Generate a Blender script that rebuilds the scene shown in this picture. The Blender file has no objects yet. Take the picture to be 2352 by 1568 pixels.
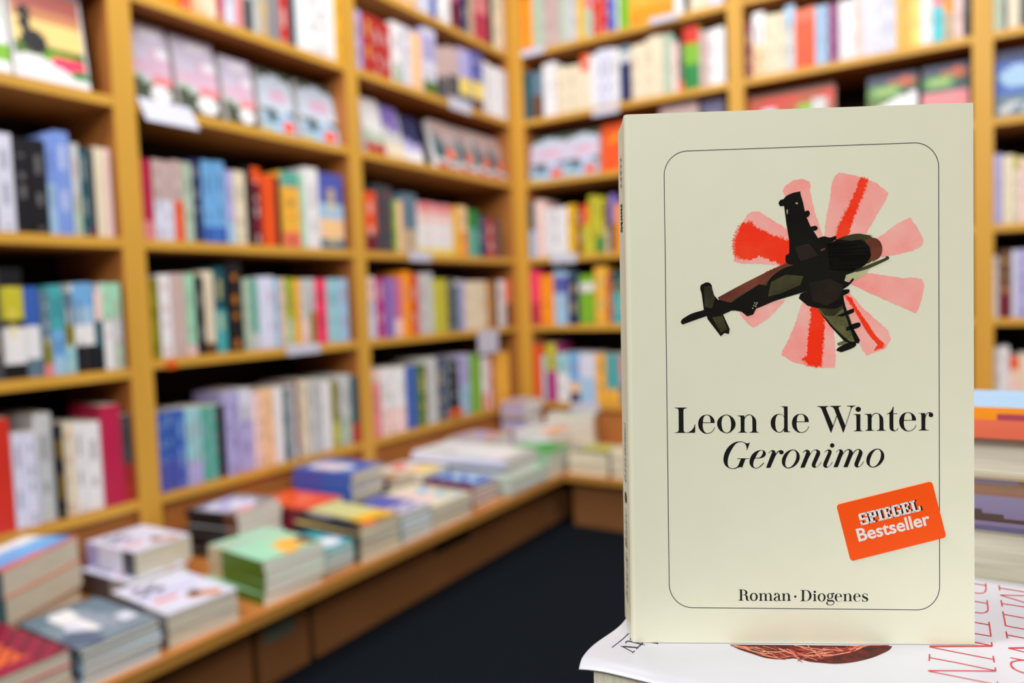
import bpy, math, random
from mathutils import Vector, Matrix
from mathutils.geometry import tessellate_polygon
random.seed(7)
SC = bpy.context.scene
COL = SC.collection
# ---------------------------------------------------------------- camera
FPX = 1685.42; CW, CH = 1176.0, 784.0
CZ = 0.6945                                    # lens height above the carpet (m)
CAM = Vector((1.46792, -2.38437, CZ))
AX_R = Vector((0.84431962, 0.53454805, -0.03718549))
AX_U = Vector((0.00184086, 0.06650261, 0.99778455))
AX_F = Vector((-0.53583672, 0.84251753, -0.05516543))
cd = bpy.data.cameras.new('camera'); cam = bpy.data.objects.new('camera', cd); COL.objects.link(cam)
cd.sensor_width = 36; cd.lens = FPX / 2352 * 36; cd.clip_start = 0.02
M = Matrix((AX_R, AX_U, -AX_F)).transposed().to_4x4(); M.translation = CAM; cam.matrix_world = M
SC.camera = cam
cd.dof.use_dof = True; cd.dof.focus_distance = 0.252; cd.dof.aperture_fstop = 5.9
# ---------------------------------------------------------------- light
w = bpy.data.worlds.new('world'); SC.world = w; w.use_nodes = True
w.node_tree.nodes['Background'].inputs[0].default_value = (1.0, 0.95, 0.88, 1)
w.node_tree.nodes['Background'].inputs[1].default_value = 0.09
def area(name, loc, target, size, power, col=(1, 0.95, 0.88), sy=None):
    l = bpy.data.lights.new(name, 'AREA'); l.energy = power; l.color = col; l.size = size
    if sy: l.shape = 'RECTANGLE'; l.size_y = sy
    o = bpy.data.objects.new(name, l); COL.objects.link(o); o.location = loc
    o.rotation_euler = (Vector(target) - Vector(loc)).to_track_quat('-Z', 'Y').to_euler(); return o
WARM = (1, 0.98, 0.95)
area('ceiling_light', (1.0, -1.35, 2.55), (0.1, -0.8, 1.3), 0.42, 31, WARM, 1.6)
area('ceiling_light', (0.45, -3.0, 2.4), (0.75, -1.95, 0.8), 0.45, 33, WARM, 1.2)
area('ceiling_light', (2.3, -1.3, 2.55), (1.5, -0.2, 1.2), 1.4, 23, WARM, 0.45)
area('ceiling_light', (2.9, -4.3, 2.5), (1.4, -1.8, 0.6), 1.6, 74, WARM, 1.2)
SC.view_settings.view_transform = 'Standard'; SC.view_settings.look = 'None'
SC.view_settings.gamma = 1; SC.view_settings.use_curve_mapping = False
SC.view_settings.exposure = 0.0
# ---------------------------------------------------------------- materials
def lin(c):
    return tuple(((v / 255) / 12.92 if v / 255 <= 0.04045 else ((v / 255 + 0.055) / 1.055) ** 2.4) for v in c) + (1.0,)
def mat(name, rgb, rough=0.5, spec=0.4, noise=None, scale=(1, 1, 1), amt=0.15, attr=False, coat=0, bump=0, coords='Object'):
    m = bpy.data.materials.new(name); m.use_nodes = True; nt = m.node_tree; b = nt.nodes['Principled BSDF']
    b.inputs['Roughness'].default_value = rough; b.inputs['Specular IOR Level'].default_value = spec
    if coat: b.inputs['Coat Weight'].default_value = coat; b.inputs['Coat Roughness'].default_value = 0.15
    src = None
    if attr:
        a = nt.nodes.new('ShaderNodeAttribute'); a.attribute_name = 'Col'; src = a.outputs['Color']
    if noise:
        tc = nt.nodes.new('ShaderNodeTexCoord'); mp = nt.nodes.new('ShaderNodeMapping'); mp.inputs['Scale'].default_value = scale
        nz = nt.nodes.new('ShaderNodeTexNoise'); nz.inputs['Scale'].default_value = noise; nz.inputs['Detail'].default_value = 4
        nt.links.new(tc.outputs[coords], mp.inputs[0]); nt.links.new(mp.outputs[0], nz.inputs['Vector'])
        mr = nt.nodes.new('ShaderNodeMapRange'); mr.inputs[1].default_value = 0.3; mr.inputs[2].default_value = 0.7
        mr.inputs[3].default_value = 1 - amt; mr.inputs[4].default_value = 1 + amt * 0.6
        nt.links.new(nz.outputs[0], mr.inputs[0])
        mx = nt.nodes.new('ShaderNodeMix'); mx.data_type = 'RGBA'; mx.blend_type = 'MULTIPLY'; mx.inputs[0].default_value = 1
        if src: nt.links.new(src, mx.inputs[6])
        else: mx.inputs[6].default_value = lin(rgb)
        nt.links.new(mr.outputs[0], mx.inputs[7]); nt.links.new(mx.outputs[2], b.inputs['Base Color'])
        if bump:
            bp = nt.nodes.new('ShaderNodeBump'); bp.inputs['Strength'].default_value = bump; bp.inputs['Distance'].default_value = 0.001
            nt.links.new(nz.outputs[0], bp.inputs['Height']); nt.links.new(bp.outputs[0], b.inputs['Normal'])
    elif src: nt.links.new(src, b.inputs['Base Color'])
    else: b.inputs['Base Color'].default_value = lin(rgb)
    return m
OAK = mat('oak_lipping', (208, 158, 62), 0.45, 0.35, 6, (1, 1, 0.15), 0.10)
VEN = mat('beech_veneer', (176, 112, 56), 0.5, 0.3, 5, (1.5, 1.5, 0.3), 0.12)
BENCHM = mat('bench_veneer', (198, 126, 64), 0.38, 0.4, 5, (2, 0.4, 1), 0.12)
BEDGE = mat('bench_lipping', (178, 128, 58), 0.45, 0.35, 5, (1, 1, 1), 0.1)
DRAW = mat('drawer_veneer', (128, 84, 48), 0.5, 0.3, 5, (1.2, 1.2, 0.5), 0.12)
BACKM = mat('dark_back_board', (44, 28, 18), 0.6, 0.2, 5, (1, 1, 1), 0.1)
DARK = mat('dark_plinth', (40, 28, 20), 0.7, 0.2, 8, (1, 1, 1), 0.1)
CARPET = mat('carpet', (15, 21, 28), 0.95, 0.1, 260, (1, 1, 1), 0.35, bump=0.5)
WALL = mat('wall_paint', (150, 135, 115), 0.8, 0.2, 12, (1, 1, 1), 0.05)
PRINT = mat('printed_cover', (255, 255, 255), 0.38, 0.4, 14, (1, 1, 1), 0.06, attr=True)
PAGE = mat('page_edges', (214, 210, 192), 0.8, 0.15, 60, (9, 0.4, 0.4), 0.16)
PAGEW = mat('white_page_edges', (238, 237, 228), 0.8, 0.15, 60, (9, 0.4, 0.4), 0.14)
CARD = mat('label_card', (200, 202, 220), 0.4, 0.4, 20, (1, 1, 1), 0.03)
ORST = mat('orange_sticker', (222, 92, 30), 0.4, 0.4, 20, (1, 1, 1), 0.03)
# ---------------------------------------------------------------- helpers
def mesh(name, V, F, mats, mi=None, cols=None, smooth=False):
    me = bpy.data.meshes.new(name); me.from_pydata([tuple(v) for v in V], [], F)
    for m in mats: me.materials.append(m)
    if mi: me.polygons.foreach_set('material_index', mi)
    if cols:
        ca = me.color_attributes.new('Col', 'FLOAT_COLOR', 'CORNER'); d = []
        for f, c in zip(F, cols):
            for _ in f: d += c
        ca.data.foreach_set('color', d)
    if smooth: me.polygons.foreach_set('use_smooth', [True] * len(F))
    me.update(); return me
def link(name, me, parent=None, mtx=None):
    o = bpy.data.objects.new(name, me); COL.objects.link(o)
    if parent: o.parent = parent
    if mtx is not None: o.matrix_world = mtx if not parent else o.matrix_world
    return o
def tag(o, label, cat, group=None):
    o['label'] = label; o['category'] = cat
    if group: o['group'] = group
    return o
def empty(name, mtx=None):
    o = bpy.data.objects.new(name, None); COL.objects.link(o); o.empty_display_size = 0.05
    if mtx is not None: o.matrix_world = mtx
    return o
class MB:
    """collects boxes and quads into one mesh"""
    def __init__(s): s.V = []; s.F = []; s.mi = []
    def box(s, a, b, mi=0, faces=None):
        x0, y0, z0 = a; x1, y1, z1 = b; n = len(s.V)
        s.V += [(x0, y0, z0), (x1, y0, z0), (x1, y1, z0), (x0, y1, z0), (x0, y0, z1), (x1, y0, z1), (x1, y1, z1), (x0, y1, z1)]
        Fs = {'-z': (0, 3, 2, 1), '+z': (4, 5, 6, 7), '-y': (0, 1, 5, 4), '+x': (1, 2, 6, 5), '+y': (2, 3, 7, 6), '-x': (3, 0, 4, 7)}
        for k, f in Fs.items():
            s.F.append(tuple(n + i for i in f)); s.mi.append((faces or {}).get(k, mi))
        return s
    def obj(s, name, mats, parent=None, bevel=0):
        o = link(name, mesh(name, s.V, s.F, mats, s.mi), parent)
        if bevel:
            m = o.modifiers.new('bevel', 'BEVEL'); m.width = bevel; m.segments = 2; m.limit_method = 'ANGLE'
        return o
def ray(x, y): return AX_F + AX_R * ((x - CW) / FPX) - AX_U * ((y - CH) / FPX)
def onplane(x, y, P0, n):
    r = ray(x, y); return CAM + r * ((Vector(P0) - CAM).dot(n) / r.dot(n))
EX, EY, EZ = Vector((1, 0, 0)), Vector((0, 1, 0)), Vector((0, 0, 1))
def frame(X, Y, Z, o):
    m = Matrix((X, Y, Z)).transposed().to_4x4(); m.translation = Vector(o); return m
# ---------------------------------------------------------------- the room
ZS = [0.91566 + CZ, 0.6685 + CZ, 0.44149 + CZ, 0.15798 + CZ, -0.09493 + CZ, -0.38284 + CZ]   # shelf tops
ZB = -0.52582 + CZ; Y1, Y2, Y0 = -1.5133, -0.8562, -2.17; X4, X5, X6 = 0.8252, 1.4809, 2.137
PL, PR, KL, KR = 0.41621, 0.46334, 0.36381, 0.43035
SH_T = 0.021; DEP = 0.27; TOPZ = 2.02
def struct(o): o['kind'] = 'structure'; return o
struct(MB().box((-0.36, -4.0, -0.05), (3.6, 0.36, 0)).obj('floor', [CARPET]))
struct(MB().box((-0.36, -4.0, 0), (-0.30, 0.36, 2.9)).obj('wall_left', [WALL]))
struct(MB().box((-0.30, 0.30, 0), (3.6, 0.36, 2.9)).obj('wall_back', [WALL]))
# bookcases: local x runs along the front, local y into the case, front at y=0
def bookcase(label, mtx, W, shelves, lpanel=0.024, rpanel=0.024, half=(0, 0)):
    t = empty('bookcase', mtx); tag(t, label, 'bookcase')
    fr = {'-y': 1}
    MB().box((0, 0, 0), (lpanel, DEP, TOPZ), 0, fr).obj('side_panel', [VEN, OAK], t)
    MB().box((W - rpanel, 0, 0), (W, DEP, TOPZ), 0, fr).obj('side_panel', [VEN, OAK], t)
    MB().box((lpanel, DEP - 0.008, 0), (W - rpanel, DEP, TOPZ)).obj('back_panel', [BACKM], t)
    MB().box((0, 0, TOPZ), (W, DEP, TOPZ + 0.03), 0, fr).obj('top_panel', [VEN, OAK], t)
    for z in shelves:
        MB().box((lpanel, 0.002, z - SH_T), (W - rpanel, DEP - 0.008, z), 0, fr).obj('shelf', [VEN, OAK], t)
    MB().box((lpanel, 0.016, 0.0), (W - rpanel, 0.034, ZS[5] - SH_T)).obj('base_panel', [VEN], t)
    MB().box((lpanel, 0.001, ZB), (W - rpanel, 0.016, ZB + 0.016), 0, {'-y': 0}).obj('base_rail', [VEN], t)
    return t
LW = lambda y: frame(EY, -EX, EZ, (0, y, 0))       # left wall: along +y, into -x
RW = lambda x: frame(EX, EY, EZ, (x, 0, 0))
bookcase('oak bookcase cut off by the left edge of the picture, above the bench', LW(Y0), Y1 - Y0, [ZS[1], ZS[2], ZS[3], -0.1083 + CZ, ZS[5]])
bookcase('oak bookcase with the hanging white card and tilted face-out books, second from left', LW(Y1), Y2 - Y1, ZS)
bookcase('oak bookcase on the left wall ending at the corner', LW(Y2), -Y2, ZS, rpanel=0.036)
bookcase('oak bookcase on the back wall starting at the corner', RW(0), X4, ZS, lpanel=0.04)
bookcase('oak bookcase directly behind and above the cream novel', RW(X4), X5 - X4, ZS)
bookcase('oak bookcase at the right edge, seen beside the cream novel', RW(X5), X6 - X5, ZS)
# benches
def bench(label, mtx, L, depth, kick, x0, gaps, x1=None):
    """local x along the wall, local y = -depth towards the aisle"""
    t = empty('bench', mtx); tag(t, label, 'bench')
    e = MB().box((x0, -depth, ZB - 0.021), (L, -0.0005, ZB), 0, {'-y': 1}).obj('bench_top', [BENCHM, BEDGE], t)
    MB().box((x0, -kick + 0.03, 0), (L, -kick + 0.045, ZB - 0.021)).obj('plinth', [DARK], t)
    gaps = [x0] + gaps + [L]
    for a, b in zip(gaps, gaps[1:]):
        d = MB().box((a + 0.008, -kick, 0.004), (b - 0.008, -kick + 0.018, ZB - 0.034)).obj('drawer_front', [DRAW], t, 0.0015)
        m = (a + b) / 2
        if b - a > 0.3:
            MB().box((m - 0.07, -kick - 0.0015, ZB - 0.075), (m + 0.07, -kick - 0.0002, ZB - 0.052)).obj('finger_pull', [DARK], d)
    return t
bl = bench('long low wooden bench along the left wall carrying book piles', LW(0), 0.0, PL, KL, -2.9, [-2.2, -1.55, -1.418, -0.50])
DLAB = mat('faded_label', (94, 100, 84), 0.6, 0.3, 40, (1, 1, 1), 0.2)
dl = MB().box((-1.532, -KL - 0.0012, ZB - 0.088), (-1.462, -KL - 0.0002, ZB - 0.048)).obj('drawer_label', [DLAB], bl)
br = bench('low wooden bench along the back wall meeting the left bench', RW(0), 3.0, PR, KR, PL + 0.001, [0.62, 1.4, 2.1])
# ---------------------------------------------------------------- colours
P = dict(W=(232, 232, 236), LW=(214, 216, 236), CR=(228, 216, 190), K=(26, 26, 32), NAVY=(32, 42, 92), BLUE=(58, 98, 184), SKY=(112, 172, 226),
 LBLUE=(160, 196, 228), INDIGO=(78, 88, 176), LILAC=(176, 172, 224), TEALD=(24, 84, 96), TEAL=(70, 168, 176), TEALG=(88, 168, 152), LTEAL=(150, 206, 216),
 MINT=(160, 216, 184), GREEN=(30, 132, 62), LIME=(122, 180, 42), DGREEN=(78, 112, 26), OLIVE=(132, 124, 20), YELG=(196, 190, 50), YEL=(232, 184, 30), LYEL=(240, 216, 110),
 ORNG=(250, 152, 28), YELOR=(238, 176, 62), ORR=(232, 84, 30), RED=(206, 48, 34), BRICK=(178, 46, 44), CRIM=(184, 34, 76), MAROON=(112, 24, 44), PINK=(226, 134, 140),
 HPINK=(244, 60, 104), LPINK=(240, 208, 204), PEACH=(244, 200, 156), SALMON=(238, 116, 84), MAG=(180, 50, 130), VIOLET=(130, 110, 190), MAUVE=(196, 112, 156), PURP=(130, 50, 110), LG=(196, 200, 202),
 GREY=(140, 138, 144), DGREY=(70, 72, 80), BROWN=(104, 66, 46), TAN=(186, 130, 66), PINKG=(198, 174, 172), BEIGE=(190, 170, 140), SAGE=(176, 196, 176), STEEL=(96, 122, 140), CYAN=(70, 196, 208), CORN=(122, 152, 224))
NM = dict(W='white', LW='cool white', CR='cream', K='black', NAVY='navy', BLUE='blue', SKY='sky blue', LBLUE='light blue', INDIGO='indigo', LILAC='lilac', TEALD='dark teal', TEAL='teal',
 TEALG='sea green', LTEAL='pale turquoise', MINT='mint', GREEN='green', LIME='lime green', DGREEN='moss green', OLIVE='olive', YELG='yellow-green', YEL='yellow', LYEL='pale yellow', ORNG='orange', YELOR='amber',
 ORR='orange-red', RED='red', BRICK='brick red', CRIM='crimson', MAROON='maroon', PINK='pink', HPINK='hot pink', LPINK='pale pink', PEACH='peach', SALMON='salmon', MAG='magenta', VIOLET='violet', MAUVE='mauve', PURP='purple', LG='light grey',
 GREY='grey', DGREY='dark grey', BROWN='brown', TAN='tan', PINKG='pinkish grey', BEIGE='beige', SAGE='sage', STEEL='steel blue', CYAN='cyan', CORN='cornflower blue')
def L(k): return lin(P[k] if isinstance(k, str) else k)
# ---------------------------------------------------------------- books
def paint(shapes, base, u, v):
    c = base
    for s in shapes:
        if s[0] == 'r' and s[1] <= u <= s[3] and s[2] <= v <= s[4]: c = s[5]
        elif s[0] == 'e' and ((u - s[1]) / s[3]) ** 2 + ((v - s[2]) / s[4]) ** 2 <= 1: c = s[5]
        elif s[0] == 'h' and v <= s[1] + s[2] * math.sin(s[3] * u + s[4]) + s[5] * u: c = s[6]     # wavy horizon
        elif s[0] == 'm' and s[1] <= u <= s[3] and s[2] <= v <= s[4] and (int(u * s[6]) * 7 + int(v * s[7]) * 3) % 5 in (0, 2, 3): c = s[5]   # lettering rows
    return L(c)
REG = []
def area_px(pts):
    q = []
    for p in pts:
        v = Vector(p) - CAM; z = v.dot(AX_F)
        if z < 0.05: return 0
        q.append((min(2352, max(0, CW + FPX * v.dot(AX_R) / z)), min(1568, max(0, CH - FPX * v.dot(AX_U) / z))))
    cx, cy = sum(p[0] for p in q) / 4, sum(p[1] for p in q) / 4
    if 1425 < cx < 2238 and 270 < cy < 1480: return 0
    return abs(sum(q[i][0] * q[(i + 1) % 4][1] - q[(i + 1) % 4][0] * q[i][1] for i in range(4))) / 2
def register(root, t, d, h, kind):
    m = root.matrix_world.copy(); f = lambda *p: m @ Vector(p)
    a = 9000 if 'brochure' in root.get('label', '') or 'softcover in the wide' in root.get('label', '') else 0
    if kind in ('spine', 'edge', 'top'): a += area_px([f(0, 0, 0), f(t, 0, 0), f(t, 0, h), f(0, 0, h)])
    if kind in ('edge', 'top'): a += area_px([f(0, 0, 0), f(t, 0, 0), f(t, d, 0), f(0, d, 0)])
    if kind in ('top', 'face'): a += area_px([f(t, 0, 0), f(t, d, 0), f(t, d, h), f(t, 0, h)])
    REG.append((a, root))
def book_parts(root, t, d, h, spine, face='same', hard=False, spg=(3, 10), art=None, back=None, page=None, grid=(9, 13), ins=None, cth=None):
    """local frame: x thickness, y from the spine to the fore edge, z height; spine = painter(u,v)"""
    c = cth or (0.0022 if hard else 0.0007); V = []; F = []; C = []
    def quad(a, b, cc, dd, col):
        n = len(V); V.extend([a, b, cc, dd]); F.append((n, n + 1, n + 2, n + 3)); C.append(col)
    r = 0.0016 if (hard and t > 0.012) else 0.0004
    nx, nz = spg
    xs = [0, t * 0.14, t * 0.34, t * 0.66, t * 0.86, t] if nx == 3 else [t * i / nx for i in range(nx + 1)]
    yo = lambda x: 0 if nx < 3 else (r * (1 - (2 * x / t - 1) ** 2) * -1)
    for i in range(len(xs) - 1):
        for j in range(nz):
            z0, z1 = h * j / nz, h * (j + 1) / nz
            quad((xs[i], yo(xs[i]), z0), (xs[i + 1], yo(xs[i + 1]), z0), (xs[i + 1], yo(xs[i + 1]), z1), (xs[i], yo(xs[i]), z1), spine((xs[i] + xs[i + 1]) / 2 / t, (j + .5) / nz))
    sc = spine(0.04, 0.5)
    def board(x0, x1, outer, col, shapes, base):
        y0, y1 = 0, d
        if shapes is None:
            quad((outer, y0, 0), (outer, y1, 0), (outer, y1, h), (outer, y0, h), col) if outer == t else quad((outer, y1, 0), (outer, y0, 0), (outer, y0, h), (outer, y1, h), col)
        else:
            gu, gv = grid
            for i in range(gu):
                for j in range(gv):
                    a, b, z0, z1 = d * i / gu, d * (i + 1) / gu, h * j / gv, h * (j + 1) / gv
                    quad((outer, a, z0), (outer, b, z0), (outer, b, z1), (outer, a, z1), paint(shapes, base, (i + .5) / gu, (j + .5) / gv))
        inner = x0 if outer == x1 else x1; ic = lin((225, 220, 205))
        quad((inner, y1, 0), (inner, c, 0), (inner, c, h), (inner, y1, h), ic)
        quad((x0, y0, h), (x1, y0, h), (x1, y1, h), (x0, y1, h), col)
        quad((x0, y1, 0), (x1, y1, 0), (x1, y0, 0), (x0, y0, 0), col)
        quad((x1, y1, 0), (x0, y1, 0), (x0, y1, h), (x1, y1, h), col)
    fc = sc if face == 'same' else L(face)
    board(0, c, 0, L(back) if back else fc, None, None)
    board(t - c, t, t, fc, art, face)
    quad((c, 0, h), (t - c, 0, h), (t - c, c, h), (c, c, h), sc); quad((c, c, 0), (t - c, c, 0), (t - c, 0, 0), (c, 0, 0), sc)
    quad((t - c, c, 0), (c, c, 0), (c, c, h), (t - c, c, h), sc)
    o = link('cover', mesh('cover', V, F, [PRINT], cols=C), root)
    i = ins if ins is not None else (0.003 if hard else 0.0012)
    MB().box((c + 5e-4, c + 2e-4, i), (t - c - 5e-4, d - i, h - i)).obj('page_block', [page or PAGE], root)
    return o
def spine_painter(spec, marks=None, rnd=random):
    """spec 'A' or 'A/B' or 'A/B.3' (B = lower part); marks = colour key of the lettering"""
    a = spec.split('/')
    def one(s):
        for i, ch in enumerate(s):
            if ch == '.': return s[:i], float(s[i:])
        return s, None
    top = a[0]; cuts = []
    n = len(a)
    acc = []
    for k, s in enumerate(a[1:]):
        nm, fr = one(s); acc.append((nm, fr if fr else (n - 1 - k) / n))
    a0, a1 = rnd.uniform(0.5, 0.62), rnd.uniform(0.82, 0.93)
    b0, b1 = rnd.uniform(0.2, 0.3), rnd.uniform(0.4, 0.5)
    foot = rnd.random() < .5; ph = rnd.randint(0, 9)
    lk = {k: L(k) for k in [top] + [x[0] for x in acc]}
    mk = L(marks) if marks else None
    def f(u, v):
        c = lk[top]
        for nm, fr in acc:
            if v < fr: c = lk[nm]
        if mk and 0.34 < u < 0.66 and (a0 < v < a1 or b0 < v < b1 or (foot and 0.04 < v < 0.12)) and (int(v * 97) + ph) % 3:
            c = tuple(c[i] * 0.5 + mk[i] * 0.5 for i in range(3)) + (1,)
        return c
    return f
ORD = ['first', 'second', 'third', 'fourth', 'fifth', 'sixth', 'seventh', 'eighth', 'ninth', 'tenth', 'eleventh', 'twelfth', 'thirteenth', 'fourteenth', 'fifteenth', 'sixteenth',
       'seventeenth', 'eighteenth', 'nineteenth', 'twentieth', 'twenty-first', 'twenty-second', 'twenty-third', 'twenty-fourth', 'twenty-fifth', 'twenty-sixth', 'twenty-seventh', 'twenty-eighth', 'twenty-ninth', 'thirtieth', 'thirty-first', 'thirty-second', 'thirty-third', 'thirty-fourth', 'thirty-fifth']
Z = {1: (0, 0, 2.766), 2: (780, 0, 2.766), 3: (1600, 0, 3.128), 4: (0, 500, 2.766), 5: (780, 500, 2.766), 6: (0, 1000, 2.76), 7: (700, 1000, 2.76), 8: (2150, 0, 1.0453)}
def px(z, x, y): o = Z[z]; return o[0] + x / o[2], o[1] + y / o[2]
DARKS = {'K', 'NAVY', 'TEALD', 'MAROON', 'PURP', 'BROWN', 'DGREEN', 'CRIM', 'RED', 'BRICK', 'BLUE', 'INDIGO', 'GREEN', 'DGREY', 'ORR', 'MAG', 'STEEL'}
ENDS = []
def row(where, wall, zshelf, zone, ymid, specs, group):
    """where = words naming the shelf; specs: (x0,x1,top,colour,count[,lettering colour]) read off the photograph, turned into places on the shelf"""
    items = []
    n = EX if wall == 'L' else EY; SB = 0.010
    P0 = (-SB, 0, 0) if wall == 'L' else (0, SB, 0)
    for s in specs:
        x0, x1, top, colr = s[:4]; cnt = s[4] if len(s) > 4 else 1; mk = s[5] if len(s) > 5 else None
        pa, pb = onplane(*px(zone, x0, ymid), P0, n), onplane(*px(zone, x1, ymid), P0, n)
        a, b = (pa.y, pb.y) if wall == 'L' else (pa.x, pb.x)
        if top is not None:
            h = onplane(*px(zone, (x0 + x1) / 2, top), P0, n).z - zshelf
        else: h = 0.196 + random.uniform(-.01, .008)
        for k in range(cnt):
            items.append([a + (b - a) * k / cnt, a + (b - a) * (k + 1) / cnt, h + (random.uniform(-.002, .002) if cnt > 1 else 0), colr, mk])
    items.sort(key=lambda i: i[0])
    mid = (items[0][0] + items[-1][1]) / 2                # keep the row between its two side panels
    edges = [Y0, Y1, Y2, 0] if wall == 'L' else [0, X4, X5, X6]
    lo = max(e for e in edges if e < mid) + 0.0245; hi = min(e for e in edges if e > mid) - 0.0245
    if wall == 'L' and hi > -0.1: hi = -0.0365
    if wall == 'R' and lo < 0.1: lo = 0.0405
    items = [[max(i[0], lo), min(i[1], hi)] + i[2:] for i in items if i[1] > lo + 0.006 and i[0] < hi - 0.006]
    for k in range(len(items) - 1):                       # neighbours touch, never cross
        if items[k][1] > items[k + 1][0]: m = (items[k][1] + items[k + 1][0]) / 2; items[k][1] = items[k + 1][0] = m
    ENDS.append((wall, zshelf, items[0][0], items[-1][1]))
    def words(k, full=True):
        nm = [NM[''.join(ch for ch in c if ch.isalpha())] for c in items[k][3].split('/')]; t = items[k][1] - items[k][0]
        c = nm[0] if len(nm) == 1 or nm[0] == nm[-1] or not full else nm[0] + ' and ' + nm[-1]
        return ('thin ' if t < 0.013 else ('thick ' if t > 0.038 else '')) + c
    N = len(items); W_ = [words(k) for k in range(N)]; names = []
    for k in range(N):
        pairs = [(W_[j], W_[j - 1] if j else None) for j in range(N)]; opts = []
        if W_.count(W_[k]) == 1: opts.append(f'{W_[k]} book, {where}')
        elif k and pairs.count(pairs[k]) == 1: opts.append(f'{W_[k]} book right of the {W_[k - 1]} one, {where}')
        side = f'{ORD[k]} from left' if k < N / 2 else (f'{ORD[N - 1 - k]} from right' if k < N - 1 else 'last at the right')
        opts += [f'{W_[k]} book, {side}, {where}', f'{words(k, False)} book, {side}, {where}']
        names.append(next((o for o in opts if len(o.split()) <= 16), opts[-1]))
    for k, (a, b, h, colr, mk) in enumerate(items):
        t = max(0.004, b - a - 0.0006); h = min(max(h, 0.13), 0.245)
        if mk is None:
            base = colr.split('/')[0].split('.')[0]
            if random.random() < 0.7: mk = random.choice(['W', 'LYEL', 'LG']) if base in DARKS else random.choice(['DGREY', 'NAVY', 'BRICK', 'GREY', 'K'])
        hard = h > 0.205 and random.random() < .6
        d = min(h * random.uniform(0.60, 0.66), 0.17); sb = random.uniform(0.005, 0.014)
        if wall == 'L': mtx = frame(EY, -EX, EZ, (-sb, a + 0.0003, zshelf + 0.0003))
        else: mtx = frame(EX, EY, EZ, (a + 0.0003, sb, zshelf + 0.0003))
        r = empty('book', mtx); tag(r, names[k], 'book', group); register(r, t, d, h, 'spine')
        book_parts(r, t, d, h, spine_painter(colr, mk), hard=hard, spg=(3, 30), page=random.choice([PAGE, PAGEW]))
G = 'upright books, spines out, on the wall shelves'
# ----- far left bookcase
row("far left case's second shelf", 'L', ZS[3], 1, 1150, [(-30, 80, 850, 'LW'), (82, 190, 880, 'K', 1, 'GREY'), (191, 297, 890, 'K', 1, 'GREY'), (298, 352, 850, 'CORN/LBLUE.5', 1), (352, 450, 840, 'CORN', 1, 'W'), (452, 505, 915, 'LG/SAGE.4'), (505, 560, 945, 'TEALD'), (560, 598, 945, 'DGREY/MAROON.1'), (600, 660, 940, 'CR'), (662, 712, 945, 'LPINK')], G)
row("far left case's third shelf", 'L', -0.1083 + CZ, 4, 700, [(-90, 5, 330, 'DGREY'), (10, 160, 322, 'K/YELG.82/K.52/W.48/K.15', 1), (162, 258, 438, 'BLUE/W.56/STEEL.2', 1), (260, 318, 465, 'STEEL/OLIVE.45/PINK.14'), (318, 402, 430, 'TEAL/SKY.5/LBLUE.2'), (404, 475, 475, 'STEEL/OLIVE.6/LTEAL.35'), (477, 605, 420, 'SKY/LBLUE.75/W.55/K.3', 2), (606, 655, 470, 'LPINK/TEALD.62/K.3'), (656, 712, 415, 'MINT/W.58'), (713, 770, 415, 'MINT/LG.6/SAGE.3')], G)
row("far left case's lowest shelf", 'L', ZS[5], 4, 1600, [(-70, 76, 1275, 'RED'), (80, 232, 1362, 'LW', 2), (236, 350, 1240, 'LG', 1, 'DGREY'), (352, 404, 1305, 'K', 1, 'YEL'), (406, 480, 1300, 'CR'), (482, 552, 1298, 'W'), (554, 655, 1294, 'W', 1, 'DGREY'), (658, 778, 1185, 'CRIM'), (780, 846, 1250, 'DGREY/BRICK.45', 1, 'K')], G)
# ----- second bookcase
row("second case's top shelf", 'L', ZS[1], 1, 100, [(940, 1030, None, 'YELOR', 2), (1032, 1130, None, 'ORNG', 2), (1132, 1212, None, 'ORR'), (1215, 1280, None, 'PEACH'), (1282, 1372, None, 'CR', 2), (1374, 1418, None, 'CRIM'), (1420, 1498, None, 'LW'), (1500, 1540, None, 'PINK'), (1542, 1600, None, 'SAGE/DGREY.4'), (1602, 1642, None, 'LG'), (1644, 1700, None, 'BEIGE', 1, 'YEL'), (1702, 1768, None, 'GREY', 2), (1770, 1838, None, 'RED'), (1840, 1876, None, 'TEALD'), (1880, 2118, None, 'W', 4), (2122, 2160, None, 'YEL')], G)
row("second case's third shelf", 'L', ZS[3], 1, 1280, [(905, 974, 1012, 'CRIM/PINK.25', 1), (976, 1098, 1025, 'PINKG/LW.5', 2), (1100, 1156, 1025, 'PINKG/ORR.5'), (1158, 1222, 1035, 'SAGE'), (1224, 1288, 1015, 'NAVY', 1, 'LG'), (1290, 1428, 1030, 'SKY/BLUE.2', 2, 'NAVY'), (1430, 1478, 1085, 'LILAC/LBLUE.3'), (1480, 1556, 1090, 'CR'), (1558, 1600, 1065, 'K'), (1602, 1660, 1065, 'ORR/MAROON.8'), (1662, 1746, 1115, 'ORR'), (1748, 1780, 1125, 'K'), (1782, 1896, 1095, 'TEALG/YELOR.8/SALMON.2', 1), (1898, 1938, 1110, 'MINT'), (1940, 2022, 1070, 'W'), (2024, 2176, 1105, 'INDIGO/LBLUE.6/PEACH.4/STEEL.15', 1)], G)
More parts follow.
